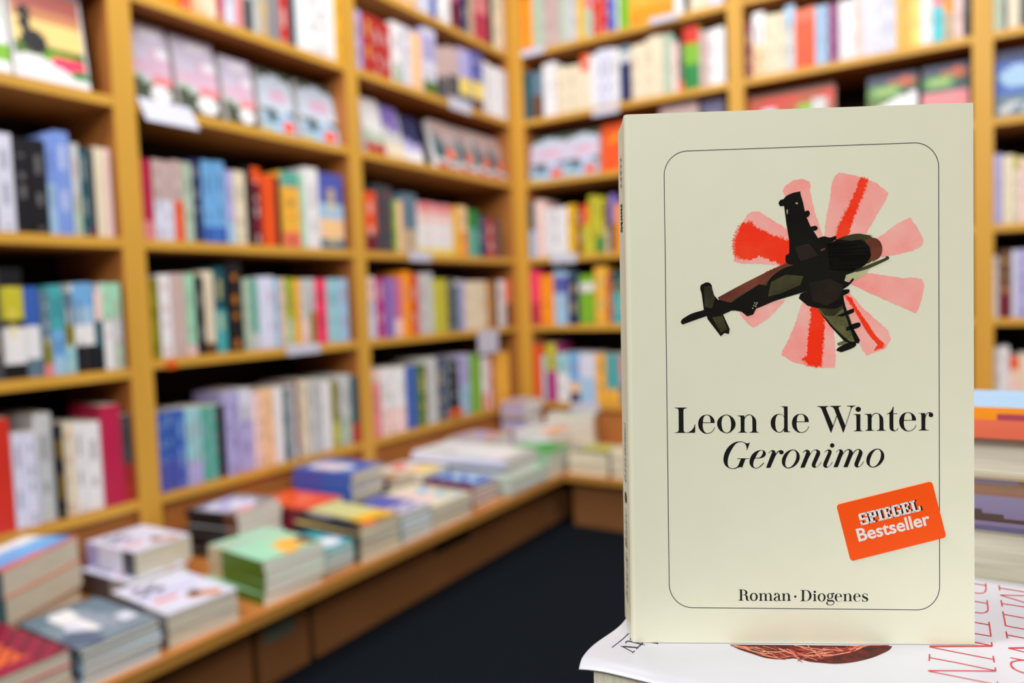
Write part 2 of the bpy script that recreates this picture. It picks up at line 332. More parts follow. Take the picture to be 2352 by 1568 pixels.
row("second case's fourth shelf", 'L', ZS[4], 4, 620, [(948, 1016, 388, 'OLIVE', 1, 'YELG'), (1018, 1092, 360, 'W'), (1094, 1178, 355, 'PINKG', 1, 'BEIGE'), (1180, 1248, 358, 'MINT/LPINK.15'), (1250, 1296, 372, 'K'), (1298, 1372, 338, 'CR/BROWN.12'), (1374, 1444, 318, 'TEALD/TEAL.5'), (1446, 1540, 285, 'K', 1, 'ORNG'), (1545, 1592, 388, 'SAGE'), (1594, 1640, 388, 'TEALG/LG.25'), (1642, 1738, 372, 'LW', 2), (1740, 1780, 384, 'LBLUE'), (1782, 1820, 386, 'PEACH'), (1822, 1868, 384, 'LIME/MINT.4'), (1870, 1918, 388, 'YELOR'), (1920, 1962, 388, 'LG/LPINK.4'), (1964, 2006, 388, 'LG/OLIVE.5'), (2008, 2082, 388, 'HPINK'), (2084, 2150, 388, 'LTEAL'), (2152, 2212, 388, 'LBLUE')], G)
row("second case's lowest shelf", 'L', ZS[5], 4, 1350, [(985, 1175, 1226, 'BLUE/INDIGO.4', 3, 'LBLUE'), (1177, 1278, 1206, 'LTEAL/LILAC.3', 2), (1280, 1376, 1194, 'TEALG', 2, 'LILAC'), (1378, 1432, 1188, 'K', 1, 'MAROON'), (1434, 1528, 1100, 'LILAC', 2), (1530, 1612, 1084, 'LW/LILAC.6', 1, 'NAVY'), (1614, 1658, 1110, 'LPINK'), (1660, 1738, 1085, 'PEACH', 2), (1740, 1800, 1075, 'W'), (1802, 1846, 1085, 'TEALD'), (1848, 1874, 1055, 'LG'), (1876, 1906, 1040, 'MAROON'), (1908, 1978, 1030, 'CR', 2), (1980, 2056, 1020, 'LG', 2), (2058, 2112, 1030, 'W'), (2114, 2152, 1030, 'OLIVE/YELG.4'), (2154, 2236, 998, 'LG/SAGE.4', 2, 'K'), (2238, 2284, 1005, 'TEALD/BRICK.3')], G)
# ----- bookcase left of the corner
W2 = "case left of corner"
row("top shelf, " + W2, 'L', ZS[0], 2, 60, [(385, 485, None, 'PEACH', 2), (488, 568, None, 'LW', 2), (570, 618, None, 'BLUE'), (620, 698, None, 'W', 2), (700, 758, None, 'MAUVE/MAROON.5'), (760, 808, None, 'NAVY'), (810, 848, None, 'BEIGE'), (850, 935, None, 'PINK/CRIM.5', 2), (937, 970, None, 'K'), (972, 1040, None, 'CR', 2)], G)
row("second shelf, " + W2, 'L', ZS[1], 2, 350, [(100, 146, 70, 'LILAC'), (148, 330, 120, 'BRICK', 3), (332, 392, 150, 'W/SAGE.3'), (394, 455, 170, 'LW'), (457, 520, 215, 'PEACH'), (522, 604, 190, 'LW/LILAC.9/LW.5/DGREEN.2'), (606, 680, 300, 'PINKG/DGREY.45'), (682, 750, 305, 'PINKG/DGREY.5'), (755, 828, 315, 'LILAC/LYEL.5/DGREY.2'), (830, 900, 340, 'INDIGO/LYEL.5/BROWN.2'), (905, 1062, 430, 'W', 4, 'LILAC')], G)
row("fourth shelf, " + W2, 'L', ZS[3], 5, 50, [(168, 238, -165, 'ORR/MAROON.3'), (240, 335, -200, 'DGREY', 2, 'BRICK'), (337, 366, -110, 'LIME'), (368, 398, -105, 'PEACH'), (400, 488, -150, 'STEEL/BEIGE.4'), (490, 716, -90, 'PINK/LPINK.8/W.6/LYEL.15', 4, 'LPINK'), (718, 756, -70, 'YEL'), (758, 806, -70, 'PEACH/ORNG.5'), (808, 880, -50, 'GREEN/TEALG.6'), (882, 930, -10, 'NAVY'), (932, 990, 15, 'BRICK'), (992, 1022, 10, 'DGREY')], G)
row("fifth shelf, " + W2, 'L', ZS[4], 5, 560, [(180, 234, 375, 'LPINK/LW.6'), (236, 290, 384, 'MAG'), (292, 344, 384, 'VIOLET'), (346, 402, 384, 'MAUVE/LPINK.3'), (404, 456, 340, 'ORNG'), (458, 498, 358, 'RED'), (500, 600, 352, 'LG', 2), (602, 684, 388, 'YELG', 2, 'BEIGE'), (686, 724, 384, 'DGREY'), (726, 760, 395, 'LG/STEEL.9'), (762, 796, 400, 'LILAC'), (798, 938, 405, 'CR', 4), (940, 988, 405, 'TAN'), (990, 1006, 400, 'K'), (1008, 1052, 398, 'W'), (1054, 1094, 398, 'SALMON/BROWN.5')], G)
row("lowest shelf, " + W2, 'L', ZS[5], 5, 1130, [(208, 262, 965, 'LPINK/PINK.8'), (264, 412, 950, 'W/LPINK.4', 4), (414, 490, 940, 'BLUE'), (492, 546, 925, 'DGREEN'), (548, 620, 888, 'LG', 2), (622, 664, 886, 'NAVY'), (666, 702, 890, 'STEEL'), (704, 760, 898, 'K'), (762, 838, 868, 'LILAC/LBLUE.5', 2), (840, 910, 866, 'LIME', 2), (912, 938, 880, 'W/ORR.3'), (940, 962, 872, 'LPINK'), (964, 992, 872, 'BRICK'), (994, 1084, 855, 'YELOR', 3, 'LYEL')], G)
# ----- bookcase right of the corner
W3 = "case right of corner"
row("top shelf, " + W3, 'R', ZS[0], 2, 150, [(1140, 1224, None, 'ORNG', 2), (1226, 1300, None, 'SAGE', 2), (1302, 1398, None, 'PINKG', 3), (1400, 1436, None, 'DGREEN/SAGE.8'), (1438, 1508, None, 'LG', 2), (1510, 1552, None, 'YEL'), (1554, 1608, None, 'PINK/SAGE.5'), (1610, 1700, None, 'RED', 2), (1702, 1758, None, 'BLUE'), (1760, 1776, None, 'W'), (1778, 1848, None, 'DGREEN/LIME.6'), (1850, 2130, None, 'YELOR/ORNG.3', 5), (2132, 2188, None, 'W'), (2190, 2228, None, 'K'), (2230, 2350, None, 'CR', 3), (2352, 2440, None, 'LW', 2)], G)
row("second shelf, " + W3, 'R', ZS[1], 2, 560, [(1165, 1222, 460, 'TEALD'), (1224, 1288, 455, 'STEEL/BROWN.5'), (1290, 1374, 398, 'W', 2), (1376, 1534, 420, 'CR', 4), (1536, 1590, 345, 'ORR/CR.7', 1), (1592, 1640, 350, 'W'), (1642, 1740, 312, 'LW', 2), (1742, 1782, 308, 'W'), (1784, 1856, 288, 'STEEL/LG.9/NAVY.7'), (1858, 1950, 282, 'CR', 2), (1952, 2060, 230, 'CR', 3), (2062, 2118, 215, 'SAGE'), (2120, 2158, 270, 'LPINK'), (2160, 2188, 262, 'K/ORR.2'), (2190, 2292, 168, 'RED/LIME.75/GREEN.4', 1), (2294, 2348, 200, 'PINKG', 2), (2350, 2450, 175, 'W', 2)], G)
row("fourth shelf, " + W3, 'R', ZS[3], 5, 100, [(1185, 1240, -95, 'TEALD/LBLUE.5'), (1242, 1302, -110, 'LPINK'), (1304, 1450, -62, 'W', 3), (1452, 1506, -82, 'YEL'), (1508, 1540, -80, 'MAROON'), (1542, 1588, -85, 'ORR/YELG.6'), (1590, 1626, -140, 'YELG'), (1628, 1676, -135, 'YELG/GREEN.3'), (1678, 1712, -90, 'BROWN/BEIGE.5'), (1714, 1752, -150, 'VIOLET/BROWN.5'), (1754, 1830, -90, 'ORNG')], G)
row("fifth shelf, " + W3, 'R', ZS[4], 5, 520, [(1198, 1274, 336, 'HPINK/CRIM.4'), (1276, 1362, 366, 'ORNG', 2), (1364, 1450, 340, 'LBLUE/INDIGO.9/LBLUE.6', 2), (1452, 1522, 368, 'NAVY'), (1524, 1618, 365, 'LIME/W.85/LIME.66', 2), (1620, 1698, 310, 'YELOR', 1, 'TEALG'), (1700, 1732, 358, 'BRICK'), (1734, 1830, 345, 'TEALD/TEAL.6', 2)], G)
row("lowest shelf, " + W3, 'R', ZS[5], 5, 1000, [(1228, 1288, 808, 'ORR'), (1290, 1316, 872, 'LTEAL'), (1318, 1382, 800, 'YELG/MAG.55', 1), (1384, 1458, 862, 'LTEAL/W.6', 2), (1460, 1526, 855, 'SKY/PEACH.4/NAVY.2'), (1528, 1626, 860, 'LW/LBLUE.5', 2), (1628, 1690, 868, 'YELOR'), (1692, 1780, 868, 'TEAL/YELOR.3', 2), (1782, 1840, 868, 'PINK/STEEL.4')], G)
# ----- bookcase above the cream novel and the one at the right edge
row("shelf above the cream novel", 'R', ZS[1], 3, 300, [(345, 404, 165, 'MAROON'), (406, 488, 92, 'W/PEACH.5'), (490, 636, 102, 'CR', 4), (638, 708, 42, 'LBLUE/LG.7'), (710, 850, 58, 'SALMON/ORR.8', 4), (852, 944, 38, 'LBLUE', 3), (946, 1026, 24, 'PURP', 2), (1028, 1130, 0, 'W', 3), (1132, 1208, None, 'LPINK', 2), (1210, 1430, None, 'LW', 6), (1432, 1538, None, 'YELOR', 3), (1540, 1608, None, 'LYEL', 2), (1610, 1698, None, 'W', 2), (1700, 1774, None, 'CYAN/PINK.7/CYAN.5', 1), (1776, 1848, None, 'ORNG/BEIGE.4', 2), (1850, 1916, None, 'LPINK', 2), (1918, 1958, None, 'K')], G)
row("right edge case's top shelf", 'R', ZS[1], 3, 100, [(2135, 2205, None, 'SAGE', 2), (2207, 2235, None, 'DGREY'), (2237, 2320, None, 'CR', 2), (2322, 2400, None, 'LG/DGREY.5', 2)], G)
row("right edge case's third shelf", 'R', ZS[3], 8, 470, [(132, 158, 370, 'LILAC', 1), (160, 186, 372, 'CR'), (187, 200, 375, 'YELG/CR.8'), (201, 230, 378, 'LPINK', 2)], G)
row("right edge case's fourth shelf", 'R', ZS[4], 8, 690, [(130, 150, 615, 'W'), (151, 180, 600, 'BROWN/MAROON.5'), (181, 195, 600, 'LW'), (196, 225, 598, 'LILAC')], G)
row("right edge case's lowest shelf", 'R', ZS[5], 8, 900, [(131, 150, 835, 'LG'), (151, 176, 832, 'W', 2), (177, 198, 855, 'ORR/LPINK.8'), (199, 225, 850, 'CR')], G)
# the same rows run on behind the cream novel and past the left edge of the picture; these all join the one mass of small books below
fr = random.Random(11)
def fill(wall, zshelf, a, b):
    while a < b - 0.03:
        t = fr.uniform(0.014, 0.034); h = fr.uniform(0.178, 0.2); colr = fr.choice(['W', 'CR', 'LW', 'LBLUE', 'YELOR', 'BRICK', 'SAGE', 'PINKG', 'TEALD', 'LG', 'PEACH', 'NAVY', 'LILAC', 'K', 'ORR'])
        r = empty('book', frame(EY, -EX, EZ, (-0.009, a, zshelf + 0.0003)) if wall == 'L' else frame(EX, EY, EZ, (a, 0.009, zshelf + 0.0003)))
        tag(r, 'small book out of sight', 'book', G); REG.append((-1, r))
        book_parts(r, t - 0.0006, 0.12, h, spine_painter(colr, None, fr), spg=(1, 6)); a += t
for w_, z_, a_, b_ in list(ENDS):
    if w_ == 'L' and a_ < Y1: fill('L', z_, Y0 + 0.03, a_ - 0.002)
    elif w_ == 'R' and z_ < ZS[2] and b_ < X4: fill('R', z_, b_ + 0.001, X4 - 0.03)
    elif w_ == 'R' and z_ < ZS[2]: fill('R', z_, b_ + 0.001, X6 - 0.1)
for z_ in ZS[3:]: fill('R', z_, X4 + 0.03, X5 - 0.03)
# ---------------------------------------------------------------- face-out books
def faceout(label, wall, zshelf, xa, xb, ymid, h, lean, art, base, t=0.022, sb=0.03, n=1, grp=None, spine='W', grid=(12, 18), hard=False):
    n_ = EX if wall == 'L' else EY
    P0 = (-sb - 0.01, 0, 0) if wall == 'L' else (0, sb + 0.01, 0)
    pa, pb = onplane(xa, ymid, P0, n_), onplane(xb, ymid, P0, n_)
    a, b = (pa.y, pb.y) if wall == 'L' else (pa.x, pb.x)
    edges = [Y0, Y1, Y2, 0] if wall == 'L' else [0, X4, X5, X6]; mid = (a + b) / 2
    lo = max([e for e in edges if e < mid] or [-9]) + 0.0255; hi = min([e for e in edges if e > mid] or [9]) - 0.0255
    if wall == 'L' and hi > -0.1: hi = -0.0375
    if wall == 'R' and lo < 0.1: lo = 0.0415
    d = b - a
    if a < lo: a, b = lo, lo + d
    if b > hi: a, b = hi - d, hi
    c, s = math.cos(lean), math.sin(lean)
    for k in range(n):
        off = sb + k * (t + 0.001) / c
        if wall == 'L':
            Xv = Vector((c, 0, s)); Zv = Vector((-s, 0, c)); o = Vector((-off, a, zshelf + 0.0004)) - Xv * t
            mtx = frame(Xv, EY, Zv, o)
        else:
            Xv = Vector((0, -c, s)); Zv = Vector((0, s, c)); o = Vector((a, off, zshelf + 0.0004)) - Xv * t
            mtx = frame(Xv, EX, Zv, o)
        mtx.translation.z += t * s
        r = empty('book', mtx)
        lb = label if k == 0 else label.replace('front', ORD[k]) if 'front' in label else label + ', behind the front copy'
        tag(r, lb, 'book', grp or 'books displayed face out'); register(r, t, d, h, 'face' if k == 0 else 'none')
        book_parts(r, t, d, h, spine_painter(spine), face=base, art=art if k == 0 else None, spg=(1, 6), grid=grid, hard=hard)
P.update(DUSK2=(176, 70, 90), SOFT=(206, 198, 222), SOFTB=(196, 208, 226), ROSE=(214, 180, 204), MOSS=(74, 84, 70), DUSK=(178, 96, 88), SUN=(238, 206, 132), APR=(200, 134, 92), GLOW=(238, 234, 248), SLATE=(96, 92, 128), OCHRE=(150, 104, 30))
village = [('r', 0, 0.4, 1, 0.7, 'ROSE'), ('r', 0, 0.55, 0.5, 0.8, 'SOFT'), ('e', 0.6, 0.9, 0.28, 0.07, 'GLOW'), ('e', 0.85, 0.66, 0.2, 0.06, 'GLOW'), ('h', 0.36, 0.03, 9, 0, -0.02, 'SAGE'), ('h', 0.3, 0.05, 7, 1, 0, 'MOSS'), ('h', 0.1, 0.02, 8, 0, 0, 'MOSS'), ('r', 0.5, 0.26, 1, 0.38, 'PINK'), ('e', 0.66, 0.16, 0.24, 0.12, 'W')]  # the two palest ellipses are highlights painted into the cover colour
chalet = [('r', 0, 0.86, 1, 1, 'MOSS'), ('e', 0.5, 0.82, 0.5, 0.1, 'SOFTB'), ('e', 0.55, 0.6, 0.32, 0.11, 'ROSE'), ('h', 0.37, 0.02, 8, 0, 0, 'MOSS'), ('h', 0.31, 0.02, 8, 2, 0, 'LBLUE'), ('e', 0.3, 0.2, 0.2, 0.06, 'STEEL'), ('r', 0.62, 0.05, 0.92, 0.2, 'ORR'), ('r', 0, 0, 0.25, 0.1, 'SAGE')]
for i, (xa, xb, ym, hh) in enumerate([(300, 394, 150, 0.188), (408, 502, 185, 0.186), (516, 584, 215, 0.168)]):
    faceout(f'face-out lilac-sky paperback with red band, {["beside the post", "between its twins", "right of its twins"][i]}, over hanging card', 'L', ZS[2], xa, xb, ym, hh, 0.17, village, 'SOFT', grp='winter-scene paperbacks, face out on the second case')
for i, (xa, xb, ym, hh) in enumerate([(600, 676, 240, 0.165), (692, 772, 270, 0.165)]):
    faceout(f'face-out paperback with pale blue sky and green frame, {["left", "right"][i]} one of the pair', 'L', ZS[2], xa, xb, ym, hh, 0.17, chalet, 'SOFTB', grp='winter-scene paperbacks, face out on the second case')
faceout('face-out white and green paperback tilted beside the post, left of corner case', 'L', ZS[2], 838, 880, 300, 0.175, 0.2, [('h', 0.4, 0.04, 7, 0, 0, 'SAGE'), ('h', 0.2, 0.02, 9, 0, 0, 'BRICK')], 'W', grp='face-out books left of the corner')
faceout('face-out dark violet paperback with cream foot, left of corner case', 'L', ZS[2], 884, 922, 320, 0.165, 0.2, [('h', 0.55, 0.04, 7, 0, 0, 'LG'), ('h', 0.3, 0.02, 9, 0, 0, 'CR')], 'VIOLET', grp='face-out books left of the corner')
faceout('face-out navy paperback with white foot, left of corner case', 'L', ZS[2], 926, 968, 335, 0.15, 0.2, [('h', 0.45, 0.04, 7, 0, 0, 'LILAC'), ('h', 0.25, 0.02, 9, 0, 0, 'W')], 'NAVY', grp='face-out books left of the corner')
alps = [('h', 0.66, 0.12, 6, 0.4, 0, 'GREY'), ('h', 0.5, 0.1, 5, 1.4, 0, 'TEALD'), ('r', 0.5, 0.2, 0.95, 0.42, 'SALMON'), ('h', 0.2, 0.03, 6, 0, 0, 'LG'), ('h', 0.08, 0.02, 6, 0, 0, 'BRICK')]
for i, (xa, xb) in enumerate([(1000, 1052), (1055, 1090), (1093, 1128), (1131, 1160)]):
    faceout(f'face-out mountain-scene book, {["widest one at left", "left middle one", "right middle one", "one nearest the corner"][i]} of the leaning four', 'L', ZS[2], xa, xb, 345, 0.165, 0.24, alps, 'PINKG', sb=0.02, grp='four mountain-scene books leaning in a row')
for i, (xa, xb) in enumerate([(1216, 1296), (1300, 1376)]):
    faceout(f'face-out paperback with lilac sky, {["nearer the corner", "beside the red book"][i]}, case right of corner', 'R', ZS[2], xa, xb, 360, 0.165, 0.12, chalet, 'SOFT', grp='face-out pair right of the corner')
faceout('face-out plain orange-red book partly hidden by the cream novel', 'R', ZS[2], 1382, 1450, 360, 0.17, 0.1, [('m', 0.2, 0.6, 0.8, 0.8, 'ORNG', 10, 14)], 'ORR')
faceout('grey-lilac book top just above the left part of the cream novel', 'R', ZS[2], 1518, 1604, 320, 0.193, 0.05, [('m', 0.1, 0.3, 0.9, 0.8, 'GREY', 8, 12)], 'PINKG')
faceout('dark violet book top beside the post, just above the cream novel', 'R', ZS[2], 1614, 1664, 320, 0.186, 0.05, [('m', 0.1, 0.3, 0.9, 0.8, 'GREY', 8, 12)], 'SLATE')
faceout('wide orange picture book whose top shows above the cream novel', 'R', ZS[2], 1716, 1914, 230, 0.178, 0.1, [('r', 0, 0.92, 1, 1, 'BROWN'), ('m', 0.1, 0.72, 0.9, 0.9, 'RED', 7, 9), ('e', 0.9, 0.8, 0.1, 0.1, 'RED'), ('r', 0.15, 0.5, 0.35, 0.7, 'LW'), ('r', 0.55, 0.5, 0.72, 0.72, 'LIME'), ('r', 0.74, 0.5, 0.95, 0.78, 'LG')], (176, 72, 30))
isle = [('r', 0, 0.84, 1, 1, (44, 52, 84)), ('e', 0.75, 0.86, 0.3, 0.06, (196, 84, 40)), ('e', 0.4, 0.72, 0.45, 0.11, (92, 140, 74)), ('e', 0.35, 0.72, 0.26, 0.05, (150, 186, 104)), ('e', 0.85, 0.7, 0.2, 0.07, (40, 58, 44))]
faceout('face-out green and navy picture book, left of its twin, above the cream novel', 'R', ZS[2], 1992, 2106, 200, 0.17, 0.1, isle + [('h', 0.4, 0, 0, 0, 0.3, 'W')], 'DGREEN', grp='green picture books above the novel')  # white lower wedge is a glare spot painted into the cover
faceout('face-out green and navy picture book with pink foot, beside the right post', 'R', ZS[2], 2118, 2226, 195, 0.172, 0.1, isle + [('r', 0, 0, 1, 0.58, 'PINK')], 'TEALD', grp='green picture books above the novel')
faceout('large face-out blue book cut by the right edge of the picture', 'R', ZS[2], 2286, 2392, 210, 0.178, 0.08, [('r', 0, 0.85, 1, 1, 'NAVY'), ('e', 0.5, 0.6, 0.4, 0.16, 'LBLUE'), ('r', 0, 0, 1, 0.36, 'STEEL'), ('m', 0.1, 0.06, 0.9, 0.2, 'LG', 9, 16)], 'BLUE')
poster = [('r', 0, 0.88, 1, 0.965, 'GREY'), ('r', 0.05, 0.7, 0.95, 0.92, 'DUSK'), ('r', 0.05, 0.58, 0.95, 0.72, 'APR'), ('r', 0.05, 0.34, 0.95, 0.6, 'SUN'), ('r', 0.05, 0.05, 0.95, 0.35, 'DGREEN'), ('h', 0.22, 0.06, 4, 0, -0.1, 'W'), ('e', 0.2, 0.66, 0.09, 0.06, 'K'), ('e', 0.2, 0.55, 0.07, 0.12, 'K'), ('e', 0.3, 0.38, 0.17, 0.12, 'K'), ('e', 0.5, 0.26, 0.14, 0.05, 'DGREEN'), ('e', 0.6, 0.28, 0.2, 0.04, 'LIME'), ('e', 0.72, 0.22, 0.24, 0.07, 'HPINK'), ('e', 0.88, 0.12, 0.14, 0.04, 'GREEN')]
faceout('large face-out book with sunset picture and black figure, top left corner', 'L', ZS[2], 26, 196, 110, 0.192, 0.13, poster, 'LG', t=0.026, sb=0.012, grid=(26, 36), hard=True)
faceout('white and green face-out book cut by the left edge, beside the sunset one', 'L', ZS[2], -110, 18, 110, 0.192, 0.13, [('r', 0.7, 0.1, 1, 0.3, 'LIME'), ('r', 0.1, 0.5, 0.9, 0.8, 'SAGE')], 'W', t=0.026, sb=0.012)
# ---------------------------------------------------------------- labels hung on the shelf fronts
def card(name, label, wall, q, m, thick=0.0012, out=0.004, tilt=0.0, cat='label', grp='price and subject cards on the shelf edges'):
    """q = (x0,y0,x1,y1) in the photograph, on the shelf front"""
    n = EX if wall == 'L' else EY; P0 = (out, 0, 0) if wall == 'L' else (0, -out, 0)
    a = onplane(q[0], (q[1] + q[3]) / 2, P0, n); b = onplane(q[2], (q[1] + q[3]) / 2, P0, n)
    xm = (q[0] + q[2]) / 2; zt = onplane(xm, q[1], P0, n).z; zb = onplane(xm, q[3], P0, n).z
    W = (b - a).length; H = zt - zb; mb = MB()
    mb.box((0, -thick, -H), (W, 0, 0)); mb.box((0, 0, -0.003), (W, out - 0.0025 + 0.001, 0))     # sheet and the fold that holds it
    c, s = math.cos(tilt), math.sin(tilt)
    if wall == 'L': mtx = frame(EY, Vector((-c, 0, -s)), Vector((-s, 0, c)), (out, a.y, zt))
    else: mtx = frame(EX, Vector((0, c, -s)), Vector((0, s, c)), (a.x, -out, zt))
    o = mb.obj(name, [m]); o.matrix_world = mtx; tag(o, label, cat, grp); return o
card('shelf_card', 'large blank white card hanging tilted below the face-out lilac paperbacks', 'L', (318, 236, 436, 300), CARD, tilt=0.5)
card('shelf_label', 'white label strip on second shelf edge, case left of corner', 'L', (1032, 228, 1080, 256), CARD)
card('shelf_label', 'white label strip on fourth shelf edge, case left of corner', 'L', (940, 577, 990, 600), CARD)
card('shelf_label', 'pale label strip under the red book, second case, fourth shelf', 'L', (658, 790, 735, 813), CARD)
card('shelf_card', 'small square white card hanging below the cream books near the corner', 'L', (1098, 757, 1144, 811), CARD)
card('shelf_label', 'white label strip on top shelf edge right beside the corner post', 'R', (1198, 110, 1250, 127), CARD)
card('shelf_label', 'white label strip on top shelf edge under the amber books', 'R', (1492, 35, 1556, 50), CARD)
card('shelf_label', 'white label strip on second shelf edge, case right of corner', 'R', (1360, 247, 1420, 263), CARD)
card('shelf_label', 'white label strip on fourth shelf edge, case right of corner', 'R', (1266, 582, 1324, 604), CARD)
card('shelf_label', 'white label strip on lowest shelf edge, case right of corner', 'R', (1312, 925, 1376, 946), CARD)
card('price_sticker', 'small orange sticker on the shelf edge below the olive book', 'L', (382, 828, 405, 846), ORST)
card('shelf_label', 'orange-red tag on lowest shelf edge, case left of corner', 'L', (1034, 938, 1062, 956), ORST)
# ---------------------------------------------------------------- piles on the benches
def pile(words, x, y, z0, n, h, w_, l_, rot, base, art, spine, edges=PAGE, grp='piles', d='y', hard=False, jit=0.003, grid=(16, 22), alt=None, cat='book'):
    """corner nearest the camera at (x,y); d='y': spine faces -y and the book runs back along -x; d='x': spine faces +x... """
    t = h / n
    for k in range(n):
        a = rot + random.uniform(-.025, .025); jx, jy = random.uniform(-jit, jit), random.uniform(-jit, jit)
        c, s = math.cos(a), math.sin(a)
        if d == 'y':   Y = Vector((-s, c, 0)); Zv = Vector((-c, -s, 0)); o = Vector((x + jx, y + jy, z0 + k * t))
        else:          Y = Vector((-c, -s, 0)); Zv = Vector((s, -c, 0)); o = Vector((x + jx, y + jy, z0 + k * t)) - Zv * l_
        Xv = Y.cross(Zv)
        if Xv.z < 0: Xv = -Xv
        top = (k == n - 1)
        mtx = frame(Xv, Y, Zv, o + Vector((0, 0, 0.0002)))
        r = empty('book', mtx)
        pos = 'topmost' if top else ('bottom' if k == 0 else ORD[n - 1 - k] + ' from top')
        if n == 1: lb = words
        else: lb = f'{words}, {pos}'
        tag(r, lb, cat, grp); register(r, t, w_, l_, 'top' if top else 'edge')
        b = alt[k % len(alt)] if alt and not top else base
        book_parts(r, t - 0.0005, w_, l_, spine_painter(spine if not alt or top else b), face=b, art=art if top else None, spg=(1, 8), page=edges, hard=hard, grid=grid, cth=0.0017 if alt else None)
zb = ZB
nearset = 'book piles on the long bench'
landart = [('r', 0, 0.5, 1, 1, 'MINT'), ('h', 0.95, 0.03, 8, 0, -0.25, 'SAGE'), ('r', 0, 0.0, 1, 0.66, 'MINT'), ('e', 0.7, 0.28, 0.24, 0.18, 'YELOR'), ('e', 0.5, 0.1, 0.14, 0.08, 'YELOR'), ('e', 0.9, 0.22, 0.12, 0.16, 'BROWN')]
pile('green-spined paperback in the near pile with white pages', 0.395, -1.549, zb, 4, 0.080, 0.133, 0.18, -0.06, 'MINT', landart, 'BEIGE/DGREEN.72', PAGEW, nearset)
pile('turquoise-covered paperback in the low pile beside the green one', 0.388, -1.412, zb, 5, 0.050, 0.092, 0.15, -0.03, 'TEAL', [('e', 0.6, 0.3, 0.4, 0.24, 'LBLUE'), ('e', 0.62, 0.28, 0.26, 0.16, 'W'), ('r', 0, 0.8, 1, 1, 'TEALD')], 'TEAL', PAGEW, nearset, alt=['LTEAL', 'TEAL'])
pile('black and pale yellow paperback in the pile with yellow picture', 0.402, -1.314, zb, 5, 0.075, 0.118, 0.205, -0.05, 'SUN', [('r', 0, 0, 1, 1, (208, 206, 140)), ('h', 0.30, 0.05, 5, 0, 0.1, 'YEL'), ('h', 0.10, 0.04, 5, 0, 0.05, 'OCHRE'), ('e', 0.3, 0.08, 0.16, 0.07, 'ORR'), ('r', 0, 0.1, 0.26, 1, 'K'), ('r', 0.05, 0.55, 0.16, 0.9, 'GREY')], 'K', PAGE, nearset)
pile('violet-topped paperback in the pile with pale blue edges', 0.402, -1.188, zb, 5, 0.068, 0.104, 0.165, -0.02, 'INDIGO', [('r', 0, 0, 1, 0.35, 'LG'), ('m', 0.1, 0.1, 0.9, 0.3, 'VIOLET', 9, 30), ('r', 0, 0.8, 0.4, 1, 'K')], 'LBLUE', PAGEW, nearset, alt=['LBLUE', 'LTEAL'])
pile('cream-topped paperback in the thick pale pile mid-bench', 0.404, -1.076, zb, 4, 0.056, 0.15, 0.19, -0.03, 'CR', [('e', 0.3, 0.5, 0.2, 0.3, 'LPINK'), ('m', 0.5, 0.1, 0.95, 0.8, 'LBLUE', 8, 16), ('r', 0.7, 0.2, 0.9, 0.5, 'SAGE')], 'CR', PAGE, nearset)
pile('dark red-spined paperback in the pile with blue top', 0.380, -0.884, zb, 5, 0.057, 0.112, 0.17, -0.02, 'BLUE', [('r', 0, 0, 0.16, 1, 'MAROON'), ('m', 0.3, 0.2, 0.9, 0.8, 'LBLUE', 8, 16)], 'MAROON', PAGEW, nearset, alt=['MAROON', 'BRICK'])
pile('pale green brochure low in the wide pile before the bend', 0.407, -0.752, zb, 5, 0.046, 0.198, 0.36, 0.0, 'SAGE', [('e', 0.8, 0.06, 0.16, 0.06, 'MINT')], 'SAGE', PAGEW, nearset, alt=['SAGE', 'LTEAL', 'W'])
pile('large white softcover in the wide sagging pile near the bend', 0.392, -0.742, zb + 0.0462, 4, 0.05, 0.165, 0.33, 0.015, 'W', [('r', 0, 0, 1, 0.1, 'LG'), ('r', 0.1, 0.6, 0.4, 0.9, 'LG')], 'LW', PAGEW, nearset, alt=['W', 'STEEL', 'LW', 'LBLUE'])
# back row of the long bench
pile('blue paperback in the high back pile below the white spines', 0.20, -1.135, zb, 6, 0.128, 0.125, 0.185, 0.10, 'BLUE', [('e', 0.38, 0.55, 0.28, 0.36, 'LW'), ('e', 0.36, 0.55, 0.16, 0.24, 'LPINK')], 'INDIGO/BLUE.5', PAGE, nearset)
pile('dark-spined paperback in the grey-topped back pile', 0.162, -1.425, zb, 6, 0.104, 0.135, 0.14, 0.16, 'LG', [('r', 0, 0, 1, 1, 'GREY'), ('e', 0.45, 0.5, 0.4, 0.36, 'LW'), ('m', 0.15, 0.35, 0.8, 0.85, 'LILAC', 8, 14), ('e', 0.3, 0.1, 0.2, 0.09, 'PINK'), ('r', 0, 0.85, 1, 1, 'DGREY')], 'K/BROWN.3', PAGEW, nearset)
pile('orange-red paperback in the back pile behind the yellow one', 0.205, -1.278, zb, 5, 0.080, 0.118, 0.175, 0.02, 'ORR', [('m', 0.3, 0.3, 0.8, 0.8, 'SALMON', 6, 9)], 'MAROON', PAGE, nearset)
dog = [('r', 0.05, 0.5, 0.8, 0.56, 'LILAC'), ('m', 0.12, 0.6, 0.5, 0.86, 'SLATE', 22, 30), ('e', 0.62, 0.2, 0.17, 0.08, 'APR'), ('e', 0.6, 0.28, 0.1, 0.08, 'BROWN'), ('e', 0.75, 0.12, 0.12, 0.08, 'APR'), ('r', 0.15, 0.3, 0.42, 0.42, 'PINK')]
pile('lower of two thick white novels with brown dog picture, against the wall side', 0.178, -1.668, zb, 1, 0.045, 0.118, 0.162, 0.02, 'LW', dog, 'DGREY/GREY.4', PAGE, nearset)
